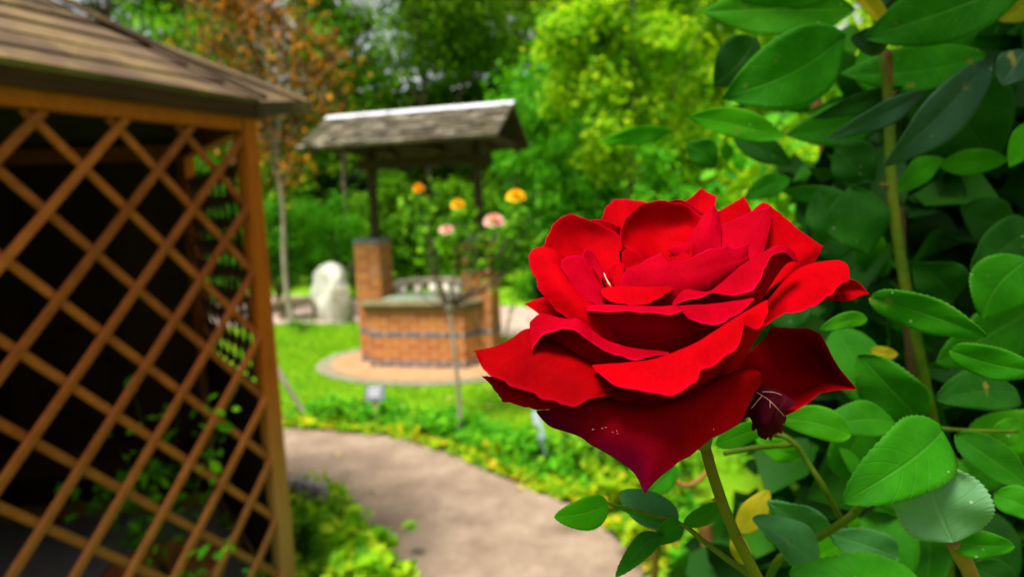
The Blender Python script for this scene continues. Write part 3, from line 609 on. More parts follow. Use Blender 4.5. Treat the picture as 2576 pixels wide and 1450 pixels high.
# ================================================================== ROSE BUSH on the right
bush = thing('rose_bush', 'tall leafy rose bush with big green leaves filling the right side, beside the red rose', 'rose bush', G(2400, 1900))
LV = [
 # a, b, width, mat, roll, bend, fold
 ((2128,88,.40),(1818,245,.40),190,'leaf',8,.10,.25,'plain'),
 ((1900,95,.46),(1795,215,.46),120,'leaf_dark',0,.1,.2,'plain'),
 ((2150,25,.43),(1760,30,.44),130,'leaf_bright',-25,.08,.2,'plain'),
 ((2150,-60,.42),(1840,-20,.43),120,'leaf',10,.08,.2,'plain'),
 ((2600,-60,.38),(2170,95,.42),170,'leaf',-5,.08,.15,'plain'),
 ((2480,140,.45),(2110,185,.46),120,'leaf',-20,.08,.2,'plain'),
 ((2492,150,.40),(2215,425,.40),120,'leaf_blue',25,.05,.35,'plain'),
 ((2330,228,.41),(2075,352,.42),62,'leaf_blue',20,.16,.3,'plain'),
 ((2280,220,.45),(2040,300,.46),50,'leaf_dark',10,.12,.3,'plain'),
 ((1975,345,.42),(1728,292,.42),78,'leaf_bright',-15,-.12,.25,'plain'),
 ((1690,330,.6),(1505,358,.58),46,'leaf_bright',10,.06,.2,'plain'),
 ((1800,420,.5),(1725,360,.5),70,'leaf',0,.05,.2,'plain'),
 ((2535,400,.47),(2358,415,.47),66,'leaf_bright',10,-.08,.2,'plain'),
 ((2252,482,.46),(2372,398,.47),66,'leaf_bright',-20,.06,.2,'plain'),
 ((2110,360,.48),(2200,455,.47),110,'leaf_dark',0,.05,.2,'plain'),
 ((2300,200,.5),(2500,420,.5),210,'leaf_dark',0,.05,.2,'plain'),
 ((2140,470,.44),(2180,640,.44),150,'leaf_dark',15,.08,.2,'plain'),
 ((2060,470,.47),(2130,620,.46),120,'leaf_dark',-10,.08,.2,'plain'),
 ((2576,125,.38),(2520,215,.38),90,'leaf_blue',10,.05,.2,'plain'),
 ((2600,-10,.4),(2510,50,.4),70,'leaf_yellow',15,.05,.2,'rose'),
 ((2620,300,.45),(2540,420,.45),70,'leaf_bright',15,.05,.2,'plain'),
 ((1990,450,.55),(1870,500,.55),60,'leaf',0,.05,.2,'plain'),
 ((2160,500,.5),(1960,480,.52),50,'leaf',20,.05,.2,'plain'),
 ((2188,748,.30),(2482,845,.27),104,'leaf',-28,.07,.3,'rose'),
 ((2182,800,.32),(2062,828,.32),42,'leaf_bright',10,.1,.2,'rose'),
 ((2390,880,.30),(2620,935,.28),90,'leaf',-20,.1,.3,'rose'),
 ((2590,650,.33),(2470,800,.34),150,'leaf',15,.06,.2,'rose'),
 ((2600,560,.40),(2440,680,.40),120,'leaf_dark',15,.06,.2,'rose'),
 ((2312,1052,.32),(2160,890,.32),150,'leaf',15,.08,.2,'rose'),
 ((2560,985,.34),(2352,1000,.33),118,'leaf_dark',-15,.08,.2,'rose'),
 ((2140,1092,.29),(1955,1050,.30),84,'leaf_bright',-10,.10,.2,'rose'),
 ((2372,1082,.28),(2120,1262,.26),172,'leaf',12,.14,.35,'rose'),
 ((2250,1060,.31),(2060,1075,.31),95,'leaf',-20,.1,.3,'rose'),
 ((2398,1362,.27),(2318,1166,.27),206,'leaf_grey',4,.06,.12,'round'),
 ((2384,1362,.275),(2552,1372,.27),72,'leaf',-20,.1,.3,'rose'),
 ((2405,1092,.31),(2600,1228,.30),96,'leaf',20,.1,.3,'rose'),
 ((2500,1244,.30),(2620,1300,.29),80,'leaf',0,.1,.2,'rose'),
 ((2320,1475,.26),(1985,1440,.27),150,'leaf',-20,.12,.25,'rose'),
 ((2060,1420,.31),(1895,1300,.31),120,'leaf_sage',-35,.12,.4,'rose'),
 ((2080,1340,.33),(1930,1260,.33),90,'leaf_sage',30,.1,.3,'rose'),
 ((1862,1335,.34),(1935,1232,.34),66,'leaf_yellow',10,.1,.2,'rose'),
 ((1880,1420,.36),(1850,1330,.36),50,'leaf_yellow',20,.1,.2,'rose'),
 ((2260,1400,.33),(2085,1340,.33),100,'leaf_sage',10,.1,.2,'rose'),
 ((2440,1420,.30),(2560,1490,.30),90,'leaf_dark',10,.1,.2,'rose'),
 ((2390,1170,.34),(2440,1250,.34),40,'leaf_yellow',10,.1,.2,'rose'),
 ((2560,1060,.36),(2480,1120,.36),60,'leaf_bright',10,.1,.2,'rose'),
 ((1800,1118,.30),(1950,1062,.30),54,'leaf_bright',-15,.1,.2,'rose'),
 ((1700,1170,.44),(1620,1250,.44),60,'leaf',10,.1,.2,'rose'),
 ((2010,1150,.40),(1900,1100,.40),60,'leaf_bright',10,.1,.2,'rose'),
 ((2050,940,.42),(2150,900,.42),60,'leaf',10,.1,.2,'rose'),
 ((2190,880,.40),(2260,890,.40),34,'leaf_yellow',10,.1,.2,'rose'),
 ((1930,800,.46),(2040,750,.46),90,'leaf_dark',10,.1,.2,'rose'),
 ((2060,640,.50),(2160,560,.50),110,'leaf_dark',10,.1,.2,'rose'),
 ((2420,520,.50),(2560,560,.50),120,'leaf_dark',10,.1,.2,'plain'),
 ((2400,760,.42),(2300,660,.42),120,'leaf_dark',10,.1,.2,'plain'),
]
for i, (a, b, w, mt, roll, bend, fold, shp) in enumerate(LV):
    lab = 'pale grey-green round leaf underside' if i == 33 else ('yellowed leaf' if mt == 'leaf_yellow' else None)
    big_leaf(a, b, w, mt, bush, roll, bend, fold, shape=shp, serr=(shp != 'plain'), label=lab, wave=.045)
n_fill = 0
while n_fill < 40:
    low = n_fill >= 20
    u, v, d = (random.uniform(1980, 2600), random.uniform(620, 1460), random.uniform(.42, .6)) if low else (random.uniform(1830, 2600), random.uniform(-60, 760), random.uniform(.5, .8))
    if v > 480 and u < 2050 and not low: continue
    n_fill += 1
    an = random.uniform(0, 6.28); l = random.uniform(55, 85)*.5/d*2
    big_leaf((u+l*math.cos(an), v-l*.7*math.sin(an), d), (u-l*math.cos(an), v+l*.7*math.sin(an), d-.02), l*random.uniform(.7, 1.0), random.choice(['leaf', 'leaf', 'leaf_dark', 'leaf', 'leaf_bright']), bush, random.uniform(-35, 35), .1, .25, shape='rose' if low else 'plain', serr=low, nu=41 if low else 25, nv=9)
# curled pale leaf hanging on top of the cut cane
big_leaf((2150,-30,.42),(2262,128,.42),52,'leaf_yellow',bush,50,-.12,.6,60,label='pale curled leaf drooping over the cut cane')
big_leaf((2240,100,.43),(2140,95,.43),80,'leaf_blue',bush,15,.2,.3)
def cane(pts, r0, r1, mat, n=40, name='cane', parent=None):
    mb = MB(); p = catmull([P(*q) for q in pts], n)
    r = np.linspace(r0, r1, n)*(1+.10*np.maximum(0, np.sin(np.arange(n)*.9)-.85)*6)
    mb.tube(p, r, 12, .03); return mb.build(name, M[mat], parent if parent is not None else bush, True)
cane([(2222,125,.44),(2236,260,.44),(2240,420,.44),(2255,580,.44),(2286,760,.44),(2330,980,.45),(2380,1300,.50),(2400,1900,.7)], .0034, .0042, 'cane')
cane([(2236,128,.436),(2240,180,.436),(2241,215,.438)], .0022, .0015, 'brown_cane', 8)
cane([(2262,520,.5),(2272,700,.5),(2292,900,.5),(2310,1200,.55)], .0035, .004, 'dark_cane')
cane([(2050,230,.75),(2068,330,.75),(2090,460,.75),(2140,800,.8),(2200,1500,1.0)], .006, .007, 'brown_cane', 20)
0 and cane([(1690,60,1.5),(1700,300,1.5),(1715,520,1.5),(1740,1000,1.6)], .006, .007, 'brown_cane', 20)
cane([(1950,1085,.33),(2000,1115,.33),(2040,1175,.33),(2080,1240,.33),(2150,1400,.36),(2200,1700,.45)], .0014, .002, 'cane')
cane([(1820,1140,.32),(1900,1125,.32),(1990,1118,.33)], .0012, .0014, 'cane', 12)
cane([(2395,1358,.275),(2420,1400,.28),(2450,1470,.29),(2470,1600,.32)], .003, .0035, 'brown_cane', 14)
cane([(2180,1230,.29),(2150,1290,.30),(2060,1350,.32),(1950,1420,.34),(1900,1600,.4)], .0018, .0022, 'cane', 20)
cane([(2560,1085,.33),(2400,1080,.32),(2330,1070,.32)], .0008, .001, 'cane', 12)
cane([(1660,1150,.5),(1690,1200,.5),(1730,1220,.5),(1775,1190,.5),(1790,1140,.5)], .0022, .002, 'brown_cane', 20)
cane([(1640,1140,.7),(1650,1300,.7),(1645,1500,.75)], .004, .004, 'brown_cane', 20)
cane([(1770,1300,.8),(1800,1500,.8)], .008, .008, 'palewood' if False else 'brown_cane', 10)
def prickles(pts, n, rad, parent, size=.0045):
    c = catmull([P(*q) for q in pts], 60)
    for _ in range(n):
        i = random.randrange(4, 50); d = nrm(c[i+1]-c[i]); o_ = nrm(np.cross(d, rng.normal(0, 1, 3))); mb = MB()
        mb.tube([c[i]+o_*rad*.7, c[i]+o_*(rad+size*.5)-d*size*.15, c[i]+o_*(rad+size)-d*size*.5], [size*.32, size*.16, size*.02], 7); mb.build('thorn', M['brown_cane'], parent, True)
prickles([(2222,125,.44),(2236,260,.44),(2240,420,.44),(2255,580,.44),(2286,760,.44),(2330,980,.45)], 7, .0036, bush)
prickles(stem_px[:7], 3, .002, rose, .0028)
# inner foliage of the bush: uncountable darker leaves behind the big ones
pts = []; N_ = 5200
for _ in range(N_):
    d = random.uniform(.55, 1.35)
    # left edge of the bush slopes
    v = random.uniform(-260, 1750)
    ul = 2200 if v < 430 else 2010 if v < 600 else (1800 if v < 1000 else 1760)
    ul += 140*math.sin(v*.012)+random.uniform(-60, 120)+ (1.35-d)*160
    u = random.uniform(ul, 3400)
    pts.append(P(u, v, d))
pts = np.array(pts); pts = pts[pts[:, 2] > .05]
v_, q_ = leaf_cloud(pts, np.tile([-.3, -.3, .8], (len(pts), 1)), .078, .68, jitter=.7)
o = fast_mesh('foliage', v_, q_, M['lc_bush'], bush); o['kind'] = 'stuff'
# unseen leaves added above and behind the viewpoint to shade the bush
sdir = az(212)*math.cos(math.radians(66))+UP*math.sin(math.radians(66))
pts = np.array([[random.uniform(.30, 1.5), random.uniform(.3, 1.1), random.uniform(1.2, 2.1)] for _ in range(1300)])+sdir*rng.uniform(.8, 1.3, (1300, 1))
v_, q_ = leaf_cloud(pts, np.tile([0, 0, 1.], (len(pts), 1)), .085, .6, jitter=.5)
o = fast_mesh('foliage', v_, q_, M['lc_mid'], bush); o['kind'] = 'stuff'
# lighter leaves at mid distance in the bush
pts = np.array([P(random.uniform(1780, 2250), random.uniform(150, 700), random.uniform(1.0, 1.9)) for _ in range(200)])
v_, q_ = leaf_cloud(pts, np.tile([-.2, -.4, .8], (len(pts), 1)), .05, .6, jitter=.7)
o = fast_mesh('foliage', v_, q_, M['lc_bright'], bush); o['kind'] = 'stuff'

# ================================================================== GAZEBO
DF = az(25); NF = az(115)           # front panel runs along DF (away), faces NF
C0 = CAM+ray(645, 640)*2.4; C0 = np.array([C0[0], C0[1], 0.0])
SIDE = 1.25; ZT = 1.90
gz = thing('gazebo', 'brown wooden garden gazebo with diamond lattice walls and boarded hip roof', 'gazebo', C0)
dirs = [az(25-60*k) for k in range(6)]
cor = [C0]
for k in range(1, 6): cor.append(cor[-1]+SIDE*az(25-60*k))   # walk: C1 = C0 + side*az(-35) ...
C5 = cor[5]
cen = sum(cor)/6
def frame(k):
    """panel k between corner k-1 and k (0 = the front panel, C5 to C0)"""
    a = cor[k-1]; b = cor[k]; d = nrm(b-a); return a, b, d, nrm(np.cross(d, UP))
for k in range(6):
    mb = MB(); X = nrm(cor[k]-cen); Y = np.cross(UP, X)
    if k == 0: X = NF; Y = DF
    mb.box(cor[k], X, Y, UP, -.028, .028, -.028, .028, 0, 1.975); mb.build('post', M['wood'], gz, bevel=.006)
def lattice(a, b, d, n, z0, z1, pitch=.228, vp=.237, name='lattice', off=0.0, mat='lath'):
    L_ = np.linalg.norm(b-a); mb = MB(); w, th = .0245, .013
    # diagonals clipped to the panel; t along panel measured backwards from b
    def clip(sign, c):
        # line: z = c + sign*(vp/pitch)*t ; t = distance from b towards a (0..L)
        s = sign*vp/pitch; pts_ = []
        t_a, t_b = .02, L_-.02
        lo, hi = t_a, t_b
        ta, tb = (z0-c)/s, (z1-c)/s
        lo, hi = max(lo, min(ta, tb)), min(hi, max(ta, tb))
        return (lo, c+s*lo, hi, c+s*hi) if hi-lo > .03 else None
    K = 30
    for i in range(-K, K):
        for sign, o_ in ((1, -.0075), (-1, .0075)):
            c = (z1-.025 - sign*(vp/pitch)*(.25+off)) + i*vp
            r = clip(sign, c)
            if r:
                lo, za, hi, zb = r
                pa = b-d*lo+UP*za+n*o_; pb = b-d*hi+UP*zb+n*o_
                mb.bar(pa, pb, w, th, side=np.cross(nrm(pb-pa), n))
    return mb.build(name, M[mat], gz, bevel=.003)
for k in (0, 1):
    a, b, d, n = frame(k)
    if k == 1: n = -n if np.dot(n, cor[0]-cen) < 0 else n
    if k == 0:
        if np.dot(n, NF) < 0: n = -n
        lattice(a, b, d, n, .12, ZT)
    else:
        lattice(b, a, -d, n, .95, ZT-.1, pitch=.13, vp=.20, mat='shadewood')
        mb = MB(); mb.box(a, d, n, UP, .036, SIDE-.036, -.010, .010, .121, .93); mb.build('boarded_wall', M['shadewood'], gz)
for k in range(6):
    a, b, d, n = frame(k)
    if np.dot(n, (a+b)/2-cen) < 0: n = -n
    mb = MB(); L_ = np.linalg.norm(b-a)
    mb.box(a, d, n, UP, .036, L_-.036, -.025, .025, ZT, ZT+.075); mb.build('top_rail', M['wood'], gz, bevel=.004)
    mb = MB(); mb.box(a, d, n, UP, .036, L_-.036, -.025, .025, .05, .12); mb.build('bottom_rail', M['wood'], gz, bevel=.004)
    if k in (2, 3, 4, 5):  # last panel's boards, out of view, are added to keep the sun out
        mb = MB()
        for j in range(10):
            x0 = .036+j*(L_-.072)/10; mb.box(a, d, n, UP, x0+.002, x0+(L_-.072)/10-.002, -.010, .010, .121, ZT-.001)
        mb.build('boarded_wall', M['shadewood'], gz)
        mb = MB(); mb.box(a, d, n, UP, .1, L_-.1, -.42, -.03, .42, .45); mb.build('bench_seat', M['shadewood'], gz)
mb = MB(); top = [c+UP*.05 for c in cor]; bot = [c+UP*.005 for c in cor]
mb.add(bot+top, [tuple(range(6))[::-1], tuple(range(6, 12))]+[(i, (i+1) % 6, 6+(i+1) % 6, 6+i) for i in range(6)]); mb.build('floor', M['greywood'], gz)
# roof
apex = cen+UP*2.70
OV = 1.045; EZ = 1.995
eav = [cen+(c-cen)*OV+UP*EZ for c in cor]
for k in range(6):
    a, b = eav[k-1], eav[k]
    if np.dot(np.cross(b-a, apex-a), UP) < 0: a, b = b, a
    n = nrm(np.cross(b-a, apex-a)); mb = MB(); nb = 11
    for j in range(nb):
        t0, t1 = j/nb, min(1, (j+1.12)/nb)
        lift = random.uniform(.009, .016)
        p0, p1 = a+(apex-a)*t0, b+(apex-b)*t0; p2, p3 = b+(apex-b)*t1, a+(apex-a)*t1
        e1 = nrm(b-a)
        # split every course into a few boards
        q = [p0-n*.004, p1-n*.004, p2-n*.004, p3-n*.004]
        tpp = [p0+n*lift, p1+n*lift, p2+n*.004, p3+n*.004]
        mb.hexa(q+tpp)
    mb.build('roof_facet', M['roofboard'], gz)
    # fascia, its dark colour carries the shadow below the eave
    out = nrm(np.cross(UP, b-a)); out = out if np.dot(out, (a+b)/2-cen) > 0 else -out
    mb = MB(); L_ = np.linalg.norm(b-a); mb.box(a, nrm(b-a), -out, UP, 0.002, L_-.002, .004, .022, -.05, -.001); mb.build('fascia', M['shadewood'], gz)
for k in range(6):
    a = eav[k]; s = nrm(np.cross(apex-a, UP)); mb = MB()
    out = nrm((a-cen)*np.array([1, 1, 0]))
    mb.bar(a+out*.02+UP*.022, apex+UP*.022, .075, .018, side=s); mb.build('hip_board', M['roofboard'], gz, bevel=.003)
# wider eave beyond the corner (over the way in)
hp = eav[0]+(apex-eav[0])*.40; E0 = eav[0]
E1 = P(779, 262, 2.80); 
mb = MB(); nn_ = nrm(np.cross(E1-E0, hp-E0)); nn_ = nn_ if nn_[2] > 0 else -nn_
k0 = E0+UP*-.01
mb.add([k0, E1, hp, k0-UP*.02, E1-UP*.02, hp-UP*.02], [(0,1,2),(5,4,3),(0,3,4,1),(1,4,5,2),(2,5,3,0)])
mb.bar(k0-UP*.01, E1-UP*.01, .02, .05, side=nrm(np.cross(E1-k0, UP))); 
mb.bar(E1+UP*.004, hp+UP*.004, .06, .02, side=nrm(np.cross(hp-E1, nn_))); mb.build('eave_extension', M['roofboard'], gz)
# planter and plant inside the lattice, near the corner
pc = C0-DF*.34-NF*.22
pot = MB(); prof = [(0,.06),(.13,.06),(.15,.10),(.185,.34),(.20,.34),(.20,.39),(.175,.39),(.17,.33),(0,.33)]; ns = 24; vs = []; fs = []
for r, z in prof:
    for j in range(ns): vs.append(np.array([pc[0]+r*math.cos(2*PI*j/ns), pc[1]+r*math.sin(2*PI*j/ns), z]))
for i in range(len(prof)-1):
    for j in range(ns): fs.append((i*ns+j, i*ns+(j+1) % ns, (i+1)*ns+(j+1) % ns, (i+1)*ns+j))
pot.add(vs, fs); o = pot.build('plant_pot', M['terracotta'], smooth=True); tag(o, 'terracotta pot standing inside the gazebo behind the lattice', 'plant pot')
def stem_plant(name, label, base, h, n, mat, leaf, spread, cat='plant', nl=14, group=None, ratio=.5):
    root = thing(name, label, cat, base, group); base = np.array(base, float); mb = MB(); P_ = []
    for _ in range(n):
        d = rng.normal(0, spread, 3); d[2] = 0; e = base+d*h+UP*h*random.uniform(.55, 1); m = (base+e)/2+UP*h*.08+rng.normal(0, .02, 3)*h
        c = catmull([base, m, e], 8); mb.tube(c, np.linspace(.0035, .0012, 8)*max(.6, h), 5)
        for _ in range(nl):
            t = random.uniform(.2, 1); P_.append(base*(1-t)**2+2*m*t*(1-t)+e*t*t+rng.normal(0, .05, 3)*h)
    mb.build('stem', M['cane'], root, True)
    P_ = np.array(P_); v, q = leaf_cloud(P_, np.tile([0, -.3, .9], (len(P_), 1)), leaf, ratio); fast_mesh('foliage', v, q, M[mat], root)
    return root
stem_plant('potted_plant', 'leafy green plant growing in the terracotta pot behind the lattice', pc+UP*.33, .80, 9, 'lc_mid', .055, .15, nl=16)
stem_plant('climbing_plant', 'sprig of bright green leaves poking through the lattice at the bottom', C0-DF*.30+NF*.05, .62, 7, 'lc_bright', .05, .16, nl=12)

# ================================================================== WISHING WELL
WA = G(934, 925); WX = az(104.6); WY = az(14.6)
well = thing('wishing_well', 'brick wishing well with two brick pillars and shingled pitched roof', 'well', WA+WX*.54+WY*.35)
BW = dict(uv=True)
def wbox(name, mat, *a, bevel=0, parent=well, uv=True):
    mb = MB(); mb.box(WA, WX, WY, UP, *a); return mb.build(name, M[mat], parent, uv=uv, bevel=bevel)
RH = .064
# wall ring: four sides, with two blue-brick courses slightly proud
OCT = [(-.10,.2),(0,0),(1.02,0),(1.12,.2),(1.12,.5),(1.02,.7),(0,.7),(-.10,.5)]
def off_poly(g):
    out = []; k = len(OCT)
    for i in range(k):
        p0, p1, p2 = np.array(OCT[i-1]), np.array(OCT[i]), np.array(OCT[(i+1) % k])
        n1 = nrm(np.array([(p1-p0)[1], -(p1-p0)[0]])); n2 = nrm(np.array([(p2-p1)[1], -(p2-p1)[0]])); m = n1+n2
        out.append(p1+m*g*2/np.dot(m, m))
    return out
def ring(name, mat, g, z0, z1, par):
    mb = MB(); pl = off_poly(g); k = len(pl); s_ = 0
    for i in range(k):
        a, b = pl[i], pl[(i+1) % k]; l = np.linalg.norm(b-a)
        A_, B_ = WA+WX*a[0]+WY*a[1], WA+WX*b[0]+WY*b[1]
        mb.add([A_+UP*z0, B_+UP*z0, B_+UP*z1, A_+UP*z1], [(0, 1, 2, 3)], [(s_, z0), (s_+l, z0), (s_+l, z1), (s_, z1)]); s_ += l
    T_ = [WA+WX*p[0]+WY*p[1]+UP*z1 for p in pl]; mb.add(T_, [tuple(range(k))], [(p[0], p[1]) for p in pl])
    return mb.build(name, M[mat], par, uv=True)
ring('wall', 'brick', 0, 0, .60, well)
ring('blue_course', 'blue', .004, 0, RH*1.5, well)
ring('blue_course', 'blue', .003, RH*5, RH*6, well)
for x0, x1, ht in ((-.205, .075, 1.31), (.965, 1.262, 1.31)):
    p = wbox('pillar', 'brick', x0, x1, .20, .50, 0, ht-.05)
    def sub(z0, z1, g=.004): 
        o = wbox('blue_course', 'blue', x0-g, x1+g, .20-g, .50+g, z0, z1, parent=p)
    sub(0, RH*1.5); sub(RH*5, RH*6)
    mb = MB(); mb.box(WA, WX, WY, UP, x0-.005, x1+.005, .195, .505, ht-.05, ht); c = mb.build('pillar_cap', M['slate'], p, bevel=.02)
# coping: moulded stone slab with sloping top
mb = MB(); lp = []; zz = [(.602, .025), (.625, .045), (.655, .062), (.672, .058), (.684, .02)]
for z, g in zz: lp += [WA+WX*p[0]+WY*p[1]+UP*z for p in off_poly(g)]
f = [tuple(range(8))[::-1], tuple(32+i for i in range(8))]+[(l*8+i, l*8+(i+1) % 8, (l+1)*8+(i+1) % 8, (l+1)*8+i) for l in range(4) for i in range(8)]
mb.add(lp, f); mb.build('coping', M['coping'], well, bevel=.004)
wbox('well_cover', 'cover', .12, .90, .12, .58, .60, .70)
# posts, beams
for x in (-.02, 1.13):
    mb = MB(); mb.box(WA, WX, WY, UP, x-.035, x+.035, .31, .38, 1.31, 2.3); mb.build('post', M['wellwood'], well, bevel=.005)
wbox('beam', 'wellwood', -.14, 1.26, .255, .305, 2.02, 2.12, uv=False)
wbox('beam', 'wellwood', -.14, 1.26, .385, .435, 2.02, 2.12, uv=False)
for x in (-.3, .0, .55, 1.10, 1.4):
    mb = MB()
    for s in (-1, 1):
        mb.bar(WA+WX*x+WY*(.345)+UP*2.53, WA+WX*x+WY*(.345+s*.63)+UP*2.185, .045, .07, side=WX)
    mb.bar(WA+WX*x+WY*(-.16)+UP*2.23, WA+WX*x+WY*(.85)+UP*2.23, .04, .06, side=WY*0+UP); mb.build('rafter', M['wellwood'], well)
# shingled slopes
RX0, RX1, RZ, EZW = -.47, 1.53, 2.565, 2.205
for s, yr in ((-1, .34), (1, .35)):
    mb = MB(); nrow = 9; ln = math.hypot(.66, RZ-EZW); sl = nrm(WY*s*.66-UP*(RZ-EZW)); nrml = nrm(np.cross(sl, WX)); nrml = nrml if nrml[2] > 0 else -nrml
    R0 = WA+WY*yr+UP*RZ
    for r in range(nrow):
        t0, t1 = ln*r/nrow-.02, ln*(r+1)/nrow
        t0 = max(t0, 0)
        x = RX0+random.uniform(-.06, 0)
        while x < RX1:
            w = random.uniform(.09, .17); xa, xb = max(x, RX0)+.002, min(x+w, RX1)-.002
            if xb-xa > .01:
                lf = random.uniform(.022, .042); dd = random.uniform(-.006, .006)
                p = [R0+WX*xa+sl*(t1+dd), R0+WX*xb+sl*(t1+dd), R0+WX*xb+sl*t0, R0+WX*xa+sl*t0]
                mb.hexa([q for q in p]+[p[0]+nrml*lf, p[1]+nrml*lf, p[2]+nrml*.006, p[3]+nrml*.006])
            x += w
    mb.build('roof_slope', M['shingle'], well)
    mb = MB(); q = [R0+WX*RX0, R0+WX*RX1, R0+WX*RX1+sl*ln, R0+WX*RX0+sl*ln]
    mb.hexa([p-nrml*.020 for p in q]+[p-nrml*.001 for p in q]); mb.build('roof_boarding', M['wellwood'], well)
for x0, x1 in ((RX0-.01, .22), (.24, RX1+.01)):
    mb = MB(); 
    for s in (-1, 1):
        sl = nrm(WY*s*.66-UP*(RZ-EZW)); nr = nrm(np.cross(sl, WX)); nr = nr if nr[2] > 0 else -nr
        a = WA+WY*.345+UP*(RZ+.028)
        q = [a+WX*x0, a+WX*x1, a+WX*x1+sl*.085, a+WX*x0+sl*.085]; mb.hexa(q+[p+nr*.008 for p in q])
    mb.build('ridge_cap', M['ridge'], well)
# bucket on its rope
bk = WA+WX*.57+WY*.35
bt = thing('bucket', 'small dark bucket hanging on a rope under the well roof', 'bucket', bk+UP*1.72)
mb = MB(); mb.tube([bk+UP*2.04, bk+UP*1.9], .02, 8); mb.build('rope', M['wellwood'], bt, True)
mb = MB(); mb.tube([bk+UP*1.9, bk+UP*1.85, bk+UP*1.74, bk+UP*1.72], [.03, .055, .08, .085], 14); mb.build('bucket_body', M['wellwood'], bt, True)

# ================================================================== GROUND
def sheet(name, pts, z, mat, k='structure', label=None):
    from mathutils.geometry import tessellate_polygon
    v = [np.array([p[0], p[1], z]) for p in pts]
    tris = tessellate_polygon([[Vector(x) for x in v]])
    tris = [tuple(t) if np.cross(v[t[1]]-v[t[0]], v[t[2]]-v[t[0]])[2] > 0 else tuple(reversed(t)) for t in tris]
    o = link(name, v, tris, M[mat]); o['kind'] = k; return o
# lawn as a gentle relief sheet reaching the horizon
gx = np.concatenate([np.linspace(-400, -20, 8), np.linspace(-16, 16, 70), np.linspace(20, 400, 8)]); gy = np.concatenate([np.linspace(-100, -4, 4), np.linspace(-2, 24, 60), np.linspace(30, 600, 8)])
v = [(x, y, 0.0) for y in gy for x in gx]; nx = len(gx)
f = [(j*nx+i, j*nx+i+1, (j+1)*nx+i+1, (j+1)*nx+i) for j in range(len(gy)-1) for i in range(nx-1)]
kind(link('ground', v, f, M['lawn']), 'structure')
far_edge = [(-300,1085),(300,1065),(560,1066),(700,1074),(850,1086),(1000,1102),(1150,1150),(1300,1215),(1420,1262),(1500,1310),(1570,1370),(1640,1450),(1760,1640)]
near_edge = [(1120,1640),(1040,1500),(1000,1440),(950,1375),(905,1320),(860,1262),(780,1235),(690,1232),(500,1225),(200,1240),(-300,1290)]
fe = catmull([G(*p)[:2] for p in far_edge], 80); ne = catmull([G(*p)[:2] for p in near_edge], 60)
fe = fe+rng.normal(0, .012, fe.shape); ne = ne+rng.normal(0, .012, ne.shape)
sheet('path', list(fe)+list(ne), .004, 'path')
bedfar = [tuple(p) for p in fe]+[tuple(G(*p)[:2]) for p in [(1900,1640),(1750,1450),(1640,1340),(1520,1250),(1400,1180),(1250,1120),(1120,1075),(980,1060),(850,1052),(700,1045),(500,1040),(300,1040)]]
sheet('soil', bedfar, .008, 'soil')
wc = WA+WX*.54+WY*.35
rr = np.linalg.norm((G(785,925)-wc)[:2])
rb = np.linalg.norm((G(1000,972)-wc)[:2])
print('patio radii', rr, rb)
PRX, PRY = rr, rb
th = np.linspace(0, 2*PI, 72, endpoint=False)
def ell(g): return [wc[:2]+WX[:2]*math.cos(t)*(PRX+g)+WY[:2]*math.sin(t)*(PRY+g) for t in th]
sheet('kerb_ring', ell(0), .012, 'kerb'); sheet('patio', ell(-.16), .018, 'patio')
fp = [(300,735),(690,742),(800,745),(900,748),(1000,752),(1150,760),(1260,768),(1500,790),(1700,820),(1700,960),(1400,862),(1260,845),(1100,835),(900,812),(800,814),(680,818),(300,830)]
sheet('far_path', [tuple(G(*p)[:2]) for p in fp], .006, 'farpath')

# grass blades over the visible lawn
def scatter_px(poly_fn, n):
    out = []
    while len(out) < n:
        u = random.uniform(640, 1900); v = random.uniform(700, 1200)
        out.append((u, v))
    return out
gp = []
pol = np.array([G(*p)[:2] for p in far_edge]); 
for _ in range(90000):
    x = random.uniform(-5, 2.5); y = random.uniform(3.6, 9.5)
    d = np.array([x, y])-wc[:2]; a = d@WX[:2]/PRX; b = d@WY[:2]/PRY
    if a*a+b*b < 1.0: continue
    # beyond the path's far edge?
    q = RC.T@(np.array([x, y, 0])-CAM); uu = W0/2+F*q[0]/-q[2]; vv = H0/2-F*q[1]/-q[2]
    if uu < 600 or uu > 2100 or vv < 816: continue
    vedge = np.interp(uu, [p[0] for p in far_edge], [p[1] for p in far_edge])
    if vv > vedge-25: continue
    if uu > 1250 and vv < 862: continue
    gp.append((x, y, 0.02))
gp = np.array(gp); v_, q_ = leaf_cloud(gp, np.tile([.7, 0, .1], (len(gp), 1))*rng.choice([-1, 1], (len(gp), 1)), .05, .16, jitter=.5, droop=-2)
kind(fast_mesh('grass', v_, q_, M['grass']), 'stuff', 'short bright green lawn grass around the well', 'grass')
# low yellow-green ground cover along the path
def band(n, edge, off0, off1, hmax, side=1, lo=600, hi=1800):
    out = []
    E = catmull([G(*p)[:2] for p in edge], 200)
    T = np.gradient(E, axis=0); T /= np.linalg.norm(T, axis=1)[:, None]; Nn = np.stack([-T[:, 1], T[:, 0]], 1)*side
    hs = np.interp(np.arange(200), np.arange(0, 200, 5), rng.uniform(.3, 1, 40))
    for _ in range(n):
        i = random.randrange(200); o_ = random.uniform(off0, off1)
        p = E[i]+Nn[i]*o_; out.append((p[0], p[1], random.uniform(.01, hmax)*hs[i]))
    return np.array(out)
b1 = band(2600, far_edge[3:], -.02, .26, .08)
b3 = band(5200, far_edge[3:], .10, .50, .15)
v_, q_ = leaf_cloud(b3, np.tile([0, -.3, 1], (len(b3), 1)), .055, .6); kind(fast_mesh('ground_cover', v_, q_, M['lc_bright']), 'stuff', 'green leafy ground cover between the yellow path edging and the lawn', 'ground cover')
